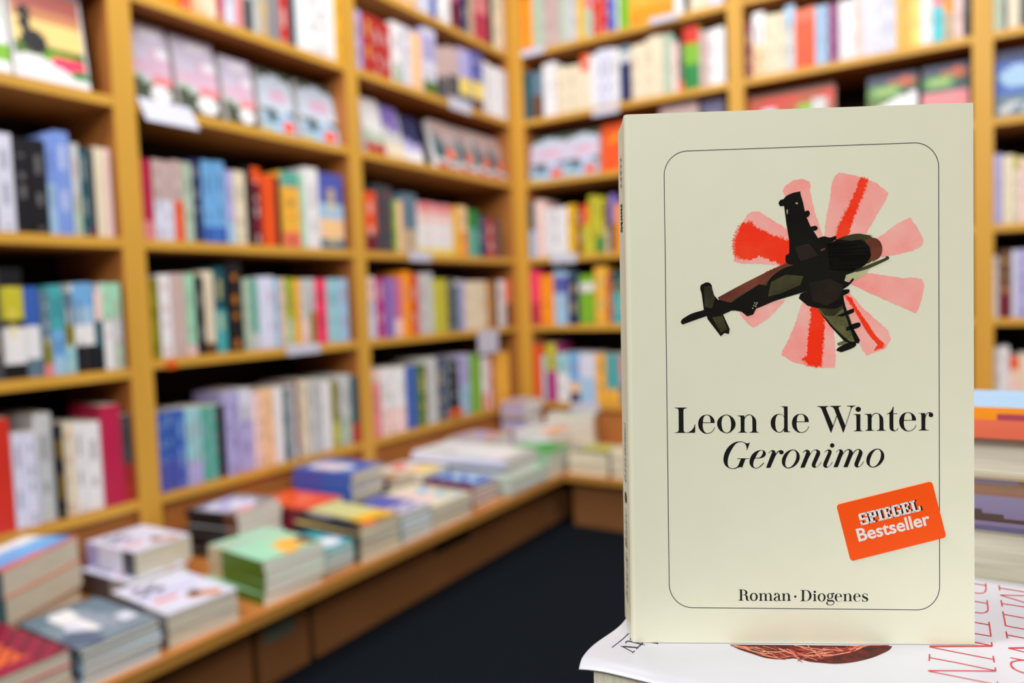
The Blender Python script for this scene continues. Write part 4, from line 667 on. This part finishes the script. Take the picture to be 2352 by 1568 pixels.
hel += [(ZH, jag([(p[0] + (p[0] - sum(q[0] for q in pq(b)) / len(pq(b))) * 0.10, p[1] + (p[1] - sum(q[1] for q in pq(b)) / len(pq(b))) * 0.03) for p in pq(b)], a * 1.2, 5, 40 + i), [], 0.000045, 7) for i, (b, a) in enumerate(reds[:4])]
hel += [(ZH, parse('1390,560 1480,556 1540,620 1530,720 1440,830 1370,870 1310,868 1305,835 1400,780'), [], 0.00009, 6), (ZH, parse('1240,592! 1300,570 1370,553 1430,556 1490,582 1500,700 1440,760 1200,760'), [], 0.00010, 5),
        (ZH, parse('1440,600! 1470,585 1510,582 1545,610 1557,660 1540,712 1490,742! 1470,700! 1478,650!'), [], 0.00011, 3),
        (ZH, parse('440,985! 600,898 780,808 905,750! 965,762! 850,850 780,930 690,985 600,1050 470,1046!'), [], 0.00012, 3), (ZH, parse('740,905! 830,830 960,765! 1100,900! 1060,938! 900,985 780,1020 640,1060 540,1075! 500,1040! 600,960!'), [], 0.00013, 5),
        (ZH, parse('1115,1055! 1290,960! 1300,1030! 1330,1100! 1360,1200! 1382,1290! 1300,1275! 1200,1175!'), [], 0.00013, 4), (ZH, parse('1120,1055! 1285,965! 1300,1050! 1230,1110! 1170,1110!'), [], 0.00014, 5),
        (ZH, parse('1250,1300! 1262,1290 1340,1262 1370,1275 1370,1290 1260,1312!'), [], 0.00012, 4), (ZH, parse('318,930! 340,893 370,882 400,902! 398,930! 345,950!'), [], 0.00013, 4)]
hel += [(ZH, parse(b), [], 0.00016, 2) for b in black]
hel += [(ZH, parse('1365,805! 1450,768 1575,717! 1585,705 1600,708 1602,722 1590,730! 1470,785 1378,812!'), [], 0.00018, 5), (ZH, parse('1136,660! 1165,648! 1170,660! 1140,672!'), [], 0.00018, 3), (ZH, parse('905,395! 915,385! 914,418! 908,420!'), [], 0.00018, 6), (ZH, parse('962,345! 980,338! 983,354!'), [], 0.00018, 6),
        (ZH, parse('1210,1110! 1290,1115! 1310,1200! 1300,1255! 1240,1200!'), [], 0.00018, 4)]
hel += [(ZH, ell(x, y, 4, 5, 8), [], 0.00018, 6) for x, y in [(690, 1022), (700, 1032), (684, 1040), (697, 1046), (706, 1022), (676, 1058)]]
DBRN = wash('dark_brown_wash', (26, 20, 14), (48, 32, 22), 70, lo=0.4, hi=0.7)
hel += [(ZH, parse('1060,880 1200,860 1290,900 1270,990 1180,1040 1080,1010'), [], 0.00018, 8), (ZH, parse('960,640 1060,620 1120,700 1000,740'), [], 0.00018, 8), (ZH, parse('800,880 900,830 1020,840 1000,900 860,960 780,980'), [], 0.00018, 5), (ZH, parse('345,910! 395,905! 420,990! 400,1060! 350,1050!'), [], 0.00018, 5), (ZH, parse('400,1120! 470,1110! 505,1200! 460,1225!'), [], 0.00018, 5)]
hp = printed('helicopter_print', novel, hel, [PINKW, REDW, BLKW, BRNW, OLVW, DOLV, GRNW, HALO, DBRN], front, smooth=False); hp['label'] = 'black helicopter seen from below with pink and red rotor sweep'
# the little specks on the card
# sticker
c4 = [(85, 500), (1800, 75), (2060, 1080), (345, 1510)]
def rounded(c, r):
    out = []
    for i in range(4):
        p, a, b = Vector(c[i]), Vector(c[i - 1]), Vector(c[(i + 1) % 4]); s, e = p + (a - p).normalized() * r, p + (b - p).normalized() * r
        out += arc(tuple(s), tuple(p), tuple(e), 6)
    return out
so = [ZS_(p) for p in rounded(c4, 62)]; V, F = tess([so]); nV = len(V)
VV = [(p[0], p[1], 0.0003) for p in V] + [(p[0], p[1], 0.00002) for p in V]; FF = list(F) + [(i, (i + 1) % nV, (i + 1) % nV + nV, i + nV) for i in range(nV)]
stk = link('sticker', mesh('sticker', VV, FF, [STICK]), novel); stk['label'] = 'orange tilted sticker reading SPIEGEL Bestseller'
glyph = {'S': (5, [(.5, 5.85, 5, 7), (0, 3, 1.7, 6.5), (.3, 3, 4.6, 4.15), (3.3, .5, 5, 4), (0, 0, 4.5, 1.15), (3.8, 4.7, 5, 7), (0, 0, 1.2, 2.3)]), 'P': (5, [(.7, 0, 2.4, 7), (0, 0, 3.3, 1), (0, 6, 4.6, 7), (3.5, 3.3, 5, 6.7), (1, 3, 4.6, 4.1)]),
         'I': (3.2, [(.75, 0, 2.45, 7), (0, 6, 3.2, 7), (0, 0, 3.2, 1)]), 'E': (5.2, [(.7, 0, 2.4, 7), (0, 6, 5, 7), (0, 0, 5.2, 1), (2, 3, 3.8, 4), (4, 4.7, 5, 7), (4.1, 0, 5.2, 2.3), (3.2, 2.4, 4, 4.6)]),
         'G': (5.2, [(0, .5, 1.7, 6.5), (.5, 5.9, 5, 7), (.5, 0, 5, 1.1), (3.4, 0, 5.1, 3.6), (2.5, 2.7, 5.3, 3.7), (3.9, 4.7, 5.1, 7)]), 'L': (5.4, [(.7, 0, 2.4, 7), (0, 6, 3.2, 7), (0, 0, 5.4, 1), (4.3, 0, 5.4, 2.8)])}
tot = sum(glyph[c][0] for c in 'SPIEGEL') + 6 * 0.25
def slab(dx, dy, lift):
    sh = []; x = 0
    for ch in 'SPIEGEL':
        gw, rs = glyph[ch]
        for a, b, c, d in rs:
            def q(X, Y): return (525 + dx + 1082 * X / tot - 60 * Y / 7, 870 + dy - 267 * X / tot - 208 * Y / 7, 1)
            sh.append((ZS_, [q(x + a, b), q(x + c, b), q(x + c, d), q(x + a, d)], [], lift))
        x += gw + 0.25
    return sh
printed('lettering_shadow', stk, slab(30, -7, 0.00034), [INK], front)
printed('lettering', stk, slab(0, 0, 0.00038), [INKW], front)
def text_mesh(body, embolden=0.0, shear=0.0):
    cu = bpy.data.curves.new('t', 'FONT'); cu.body = body; cu.offset = embolden; cu.shear = shear; cu.resolution_u = 6
    o = bpy.data.objects.new('t', cu); COL.objects.link(o); bpy.context.view_layer.update()
    me = bpy.data.meshes.new_from_object(o.evaluated_get(bpy.context.evaluated_depsgraph_get())); V = [tuple(v.co[:2]) for v in me.vertices]; F = [tuple(p.vertices) for p in me.polygons]
    bpy.data.objects.remove(o); bpy.data.curves.remove(cu); bpy.data.meshes.remove(me); return V, F
V, F = text_mesh('Bestseller', 0.022)
x0, x1 = min(v[0] for v in V), max(v[0] for v in V); y1 = max(v[1] for v in V)
V = [ZS_((480 + 1300 * (v[0] - x0) / (x1 - x0) - 57 * v[1] / y1, 1155 - 312 * (v[0] - x0) / (x1 - x0) - 222 * v[1] / y1)) for v in V]
def ccw(V, F):
    o = []
    for f in F:
        s = sum(V[f[i]][0] * V[f[(i + 1) % len(f)]][1] - V[f[(i + 1) % len(f)]][0] * V[f[i]][1] for i in range(len(f))); o.append(f if s > 0 else f[::-1])
    return o
link('lettering', mesh('lettering', [(v[0], v[1], 0.00038) for v in V], ccw(V, F), [INKW]), stk)
# lettering on the spine (reads upwards); spine surface is the plane x = 0, z from 0 to -thickness
def to_spine(shapes, w0, w1, zc, cap, shear):
    pts = [[mp(p) for p in (spline(l) if any(len(q) > 2 for q in l) or len(l) < 27 else l)] for mp, o, hs in shapes for l in [o]]
    us = [p[0] for l in pts for p in l]; ws = [p[1] for l in pts for p in l]; u0, u1 = min(us), max(us); b0, b1 = min(ws), max(ws)
    V, F = [], []
    for mp, o, hs in shapes:
        lp = [[mp(p) for p in (spline(l) if any(len(q) > 2 for q in l) or len(l) < 27 else l)] for l in [o] + hs]
        v, f = tess(lp); n = len(V)
        for p in v:
            s = (p[1] - b0) / (b1 - b0); V.append((-0.00006, w0 + (w1 - w0) * (p[0] - u0) / (u1 - u0) + shear * s * cap, zc - s * cap))
        F += [tuple(i + n for i in t) for t in f]
    return V, F
V, F = to_spine([s[:3] for s in title], 0.0085, 0.0415, -0.0112, 0.0064, 0.28); V2, F2 = to_spine([s[:3] for s in subtitle], 0.0525, 0.0735, -0.0112, 0.0064, 0.1)
n = len(V); V += V2; F += [tuple(i + n for i in t) for t in F2]
n = len(V); V += [(-0.00006, 0.0467 + 0.0021 * math.cos(2 * math.pi * k / 24), -0.0143 + 0.0024 * math.sin(2 * math.pi * k / 24)) for k in range(24)]; F.append(tuple(n + k for k in range(24)))
link('spine_lettering', mesh('spine_lettering', V, F, [INK]), novel)
V, F = text_mesh('24422', 0.0); x0, x1 = min(v[0] for v in V), max(v[0] for v in V); y1 = max(v[1] for v in V)
link('spine_number', mesh('spine_number', [(-0.00006, 0.1576 + 0.0112 * (v[0] - x0) / (x1 - x0), -0.0122 - 0.0042 * v[1] / y1) for v in V], F, [INK]), novel)
mb = MB()
for a, b, c, d in [(0, 0, .03, 1), (.97, 0, 1, 1), (.03, .9, .12, 1), (.1, .1, .16, .8), (.16, .3, .3, .42), (.3, 0, .35, .9), (.2, .7, .35, .8), (.42, .1, .47, .8), (.47, .5, .55, .6), (.55, .1, .6, .8), (.66, .1, .71, .9), (.71, .45, .8, .55), (.8, .1, .85, .8), (.88, 0, .93, .5)]:
    mb.box((-0.0001, 0.1425 + 0.0095 * a, -0.0122 - 0.0046 * d), (0.0001, 0.1425 + 0.0095 * c, -0.0122 - 0.0046 * b))
mb.obj('spine_emblem', [INK], novel)
# ---------------------------------------------------------------- white book lying beneath
UP = BW
WX = (EX - UP * EX.dot(UP)).normalized(); WY = UP.cross(WX)
ca, sa = math.cos(0.035), math.sin(0.035); WX, WY = (WX * ca + WY * sa), (WY * ca - WX * sa)
def wpt(x, y): return onplane(x, y, BO, UP)
WO = wpt(1329, 1513)                                     # near left corner of the cover
wm = frame(WX, WY, UP, WO); wmi = wm.inverted()
wl = lambda x, y: (wmi @ wpt(x, y))
LENW = 0.215; DEPW = (wmi @ wpt(2300, 1333)).y
white = empty('lying_book', wm); tag(white, 'white softcover with thin red title letters lying under the cream novel', 'book')
WHITE = mat('white_cover_card', (208, 209, 219), 0.3, 0.5, 90, (1, 1, 1), 0.01)
REDINK = mat('red_ink', (206, 58, 64), 0.45, 0.3, 60, (1, 1, 1), 0.08); DKINK = mat('dark_blue_ink', (34, 34, 62), 0.45, 0.3, 60, (1, 1, 1), 0.1)
LZ = -0.00016
def wz(x, y):
    """height of the cover sheet: flat, its near edge rolled down, the near left corner sagging"""
    e = max(0, 0.0045 - y) / 0.0045; l = max(0, 0.012 - x) / 0.012
    return LZ - 0.0019 * e * e - 0.0012 * l * l * max(0, 1 - y / 0.06)
nx_, ny_ = 40, 40; V = []; F = []
ys = [DEPW * (k / ny_) ** 1.8 for k in range(ny_ + 1)]; xs_ = [LENW * (k / nx_) ** 1.6 for k in range(nx_ + 1)]
for s_, dz in ((0, 0), (1, -0.0004)):
    for y in ys:
        bow = 0.0012 * math.sin(min(1, y / 0.045) * math.pi * 2) * (1 if y < 0.045 else 0)
        for x in xs_: V.append((x - bow * max(0, 1 - x / 0.03), y, wz(x, y) + dz))
nn = (nx_ + 1) * (ny_ + 1)
for j in range(ny_):
    for i in range(nx_):
        a = j * (nx_ + 1) + i; F += [(a, a + 1, a + nx_ + 2, a + nx_ + 1), (nn + a, nn + a + nx_ + 1, nn + a + nx_ + 2, nn + a + 1)]
for i in range(nx_): F += [(i + 1, i, nn + i, nn + i + 1), (ny_ * (nx_ + 1) + i, ny_ * (nx_ + 1) + i + 1, nn + ny_ * (nx_ + 1) + i + 1, nn + ny_ * (nx_ + 1) + i)]
for j in range(ny_): a = j * (nx_ + 1); b = a + nx_; F += [(a, a + nx_ + 1, nn + a + nx_ + 1, nn + a), (b + nx_ + 1, b, nn + b, nn + b + nx_ + 1)]
link('cover', mesh('cover', V, F, [WHITE], smooth=True), white)
WT = 0.024
MB().box((0.0048, 0.0012, -WT + 0.0005), (LENW - 0.002, DEPW - 0.001, -0.0031)).obj('page_block', [PAGE], white)
MB().box((0, 0, -WT), (LENW, DEPW, -WT + 0.0004)).obj('back_cover', [WHITE], white)
def strokes(name, parent, lines, m, mapper, lift=0.00012):
    """lines: (width, [(x,y)...]) printed strokes, width and points in the units of the enlarged crop they were read from"""
    V, F = [], []
    for wd, q in lines:
        n = len(V)
        for i in range(len(q)):
            a, b = q[max(0, i - 1)], q[min(len(q) - 1, i + 1)]; d = Vector((b[0] - a[0], b[1] - a[1])).normalized(); k = Vector((-d.y, d.x)) * wd / 2
            for s in (1, -1): x, y = mapper(q[i][0] + s * k.x, q[i][1] + s * k.y); V.append((x, y, wz(x, y) + lift))
        for i in range(len(q) - 1): F.append((n + 2 * i, n + 2 * i + 2, n + 2 * i + 3, n + 2 * i + 1))
    return link(name, mesh(name, V, F, [m]), parent)
c2 = lambda x, y: tuple(wl(2082 + x / 6.08, 1310 + y / 6.08))[:2]; c1 = lambda x, y: tuple(wl(1310 + x / 8.711, 1390 + y / 8.711))[:2]; c5 = lambda x, y: tuple(wl(1650 + x / 5.227, 1440 + y / 5.227))[:2]
TH, TN = 21, 11
red = [(TH, [(1105, 175), (1112, 205)]), (TN, [(900, 172), (1108, 202)]), (TH, [(1108, 200), (1112, 260), (1095, 295)]), (TN, [(1100, 292), (1060, 312), (1000, 312), (900, 298)]),
 (TH, [(1125, 408), (1140, 520)]), (TN, [(900, 415), (1130, 455)]), (TH, [(1140, 515), (1135, 560), (1105, 578)]), (TN, [(1110, 576), (1060, 590), (1000, 585), (900, 570)]),
 (TH, [(1152, 712), (1182, 915)]), (TN, [(900, 708), (1160, 755)]), (TN, [(900, 864), (1180, 912)]), (TH, [(1188, 995), (1195, 1050)]), (TN, [(900, 985), (1190, 1043)]),
 (TH, [(322, 1052), (760, 1050), (1200, 1048)]), (TN, [(322, 1060), (620, 1120), (1210, 1235)]), (TH, [(322, 1162), (318, 1256)]), (TH, [(1210, 1188), (1226, 1278)]),
 (TN, [(322, 1210), (700, 1280), (1230, 1390)]), (TH, [(1238, 1348), (1246, 1405)]), (TN * 1.3, [(302, 1392), (760, 1394), (1240, 1400)]), (TN, [(302, 1398), (700, 1475), (1270, 1590)]), (TH, [(1268, 1548), (1276, 1600)]), (TN, [(1000, 1650), (1300, 1690)]),
 (TH, [(1292, 203), (1304, 272)]), (TN, [(1298, 238), (1500, 270), (1760, 312)]), (TN, [(1308, 336), (1500, 342), (1760, 352)]), (TN, [(1308, 338), (1500, 395), (1760, 475)]), (TH, [(1322, 408), (1338, 498)]), (TN, [(1330, 455), (1500, 480), (1760, 522)]),
 (TH, [(1346, 565), (1386, 768)]), (TN, [(1352, 605), (1500, 632), (1760, 680)]), (TN, [(1386, 766), (1500, 788), (1760, 832)]), (TH, [(1390, 846), (1412, 940)]), (TN, [(1402, 893), (1520, 915), (1760, 960)]),
 (TH, [(1422, 1078), (1760, 1072)]), (TN, [(1424, 1080), (1520, 1102), (1760, 1160)]), (TN, [(1450, 1212), (1560, 1232), (1760, 1268)]),
 (TN * 1.4, [(1760, 1238), (1560, 1250), (1480, 1268)]), (TH * 1.2, [(1480, 1266), (1455, 1295), (1468, 1335), (1500, 1365)]), (TN * 1.4, [(1498, 1363), (1560, 1398), (1660, 1430), (1760, 1440)]), (TH, [(1560, 1590), (1700, 1556)])]
a = strokes('red_title_lettering', white, red, REDINK, c2); a['label'] = 'thin red serif capitals running across the cover'
dtv = [(16, [(832, 824), (960, 728), (1060, 650), (1165, 545)]), (22, [(1118, 748), (1106, 725), (1130, 708), (1185, 708), (1300, 738), (1450, 775)]), (9, [(1450, 772), (1490, 790)]), (22, [(1450, 745), (1370, 812)]), (7, [(1000, 800), (1060, 815), (1090, 822)]),
       (22, [(1060, 812), (1200, 825), (1340, 838)]), (20, [(1370, 812), (1320, 865)]), (14, [(1020, 802), (1130, 862), (1245, 925)]), (16, [(1292, 900), (1238, 945)]), (18, [(1500, 716), (1620, 735), (1745, 752)]), (12, [(1750, 735), (1750, 772)]), (22, [(1200, 650), (1202, 678)])]
a = strokes('publisher_mark', white, dtv, DKINK, c1); a['label'] = 'dark letters dtv under a thin rule'
hair = [c5(*p[:2]) for p in spline(parse('135,205! 250,262 400,312 550,360 700,380 850,375 900,370 1000,385 1100,410 1250,425 1400,435 1550,425 1700,400 1850,360 1950,320 2050,270 2085,225!'), 4)] + [c5(2085, 222), c5(1400, 216), c5(700, 209)]
V, F = tess([hair[::-1]])
HB = wash('hair_dark', (58, 26, 20), (122, 40, 34), 260, lo=0.4, hi=0.7)
hb = link('braid_print', mesh('braid_print', [(p[0], p[1], wz(*p[:2]) + 0.00008) for p in V], F, [HB]), white); hb['label'] = 'printed lower rim of a red-brown braid'
rr = random.Random(5); st_ = {0: [], 1: [], 2: []}
def rim(t): return 205 + 190 * math.sin(math.pi * min(1, t * 1.15) ** 0.9) + (45 * math.sin(math.pi * t) if t > 0.4 else 15)
for k in range(120):
    t0 = rr.random() * 0.92; x0 = 150 + 1920 * t0; L_ = rr.uniform(120, 420) * (1 if t0 < 0.6 else 0.55); t1 = min(0.99, t0 + L_ / 1920)
    d0, d1 = rr.uniform(0, 0.9), rr.uniform(0.3, 0.97)
    if t0 > 0.6: d0, d1 = rr.random(), rr.random()
    pts = []
    for j in range(6):
        t = t0 + (t1 - t0) * j / 5; dd = d0 + (d1 - d0) * j / 5; b = rim(t) - 12
        pts.append((150 + 1920 * t, 216 + max(0, b - 216) * dd))
    st_[k % 3].append((rr.choice([5, 7, 9]), pts))
strokes('braid_print', white, st_[0], wash('hair_light', (226, 130, 106), (236, 168, 140), 300), c5, 0.00014)
strokes('braid_print', white, st_[1], wash('hair_red', (176, 60, 56), (210, 84, 76), 300), c5, 0.00012)
strokes('braid_print', white, st_[2], wash('hair_brown', (110, 44, 32), (150, 74, 52), 300), c5, 0.00010)
# ---------------------------------------------------------------- the other books of the table
TZ = CZ - 0.1175 - WT - 0.034                             # table top
def lying(label, x, y, z, L_, D_, T_, face, art, spine, page, hard=False, rot=0.0, shelf='front', grp=None, grid=(16, 22)):
    """fore edge towards the camera (shelf='front') or spine towards it; x,y = near left corner seen from the lens, z = underside"""
    c, s = math.cos(rot), math.sin(rot); ux, uy = Vector((c, s, 0)), Vector((-s, c, 0)); o = CAM + Vector((x, y, 0)); o.z = z
    if shelf == 'front': Y, Zv, o = -uy, -ux, o + uy * D_ + ux * L_
    else: Y, Zv, o = uy, -ux, o + ux * L_
    Xv = Y.cross(Zv)
    if Xv.z < 0: Zv = -Zv; o = o - ux * L_; Xv = Y.cross(Zv)
    r = empty('book', frame(Xv, Y, Zv, o)); tag(r, label, 'book', grp)
    book_parts(r, T_, D_, L_, spine_painter(spine), face=face, art=art, spg=(5, 24), page=page, hard=hard, grid=grid); return r
U0 = CZ - 0.1175 - WT - 0.0055
lying('thick book under the white softcover, cream page edges below the frame', -0.104, 0.203, TZ + 0.0003, 0.20, 0.135, U0 - TZ - 0.0006, 'LG', None, 'LG', PAGE, shelf='front')
lying('dark-edged picture book behind the white softcover, cream pages showing', -0.055, 0.368, CZ - 0.1385, 0.21, 0.145, 0.0352, 'SLATE', [('r', 0, 0, 1, 1, 'SLATE'), ('r', 0.46, 0, 0.52, 1, 'MAUVE'), ('r', 0.0, 0.0, 0.3, 1, 'SLATE'), ('e', 0.4, 0.5, 0.24, 0.16, 'BROWN'), ('e', 0.55, 0.35, 0.1, 0.2, 'BROWN'), ('r', 0.62, 0.62, 0.8, 0.78, 'OCHRE'), ('m', 0.84, 0, 0.97, 1, 'K', 30, 26)], 'K', PAGE, hard=True, grid=(22, 26))
lying('book with cream page edges beneath the dark-edged picture book', -0.055, 0.366, TZ + 0.0003, 0.21, 0.145, CZ - 0.1387 - TZ, 'DGREY', None, 'DGREY', PAGE)
lying('book with brown cover edge and beige pages below the orange book', -0.05, 0.455, CZ - 0.1030, 0.20, 0.13, 0.0218, 'BEIGE', None, 'BROWN', PAGE, hard=True)
lying('orange and purple spined book with pale blue top, topmost at right', -0.05, 0.452, CZ - 0.0808, 0.20, 0.072, 0.0165, 'LBLUE', [('r', 0, 0, 1, 1, 'LBLUE')], 'ORNG', PAGE, shelf='spine')
def paint_orange():
    o = [x for x in bpy.data.objects if x.get('label', '').startswith('orange and purple')][0]; me = [c for c in o.children if c.name.startswith('cover')][0].data
    ca = me.color_attributes['Col']; 
    for p in me.polygons:
        cs = [me.vertices[i].co for i in p.vertices]; y = max(abs(c.y) for c in cs)
        if y < 0.0006:
            xm = sum(c.x for c in cs) / len(cs) / 0.0165; zm = sum(c.z for c in cs) / len(cs) / 0.20
            col = L('SALMON') if xm < 0.5 else (L(('DUSK2')) if 0.5 < xm < 0.75 and zm < 0.69 else L('ORNG'))
            for li in p.loop_indices: ca.data[li].color = tuple(col)
paint_orange()
# small display table that carries these books
tb = empty('display_table'); tag(tb, 'low wooden display table under the books in the foreground', 'table')
tb.location = (CAM.x - 0.092, CAM.y + 0.19, 0)
MB().box((0, 0, TZ - 0.022), (0.42, 0.62, TZ), 0).obj('table_top', [BENCHM], tb, 0.001)
for lx in (0.03, 0.35):
    for ly in (0.03, 0.55): MB().box((lx, ly, 0.0), (lx + 0.04, ly + 0.04, TZ - 0.022)).obj('leg', [BENCHM], tb)

# ---------------------------------------------------------------- more than 300 books in view: the smallest ones in the picture become one mass
REG.sort(key=lambda r: -r[0]); KEEP = 290
V, F, MI, C = [], [], [], []; mm = [PRINT, PAGE, PAGEW]
for a_, r in REG[KEEP:]:
    for ch in list(r.children):
        me = ch.data; M4 = r.matrix_world; n = len(V); V += [tuple(M4 @ v.co) for v in me.vertices]; ca = me.color_attributes.get('Col')
        for p in me.polygons:
            F.append(tuple(n + i for i in p.vertices)); MI.append(mm.index(me.materials[p.material_index]))
            C.append(tuple(ca.data[p.loop_start].color) if ca else (1, 1, 1, 1))
        bpy.data.objects.remove(ch); bpy.data.meshes.remove(me)
    bpy.data.objects.remove(r)
if F:
    o = link('small_books', mesh('small_books', V, F, mm, MI, C)); o['kind'] = 'stuff'
    tag(o, 'the remaining small books on the far shelves and low in the piles', 'books')
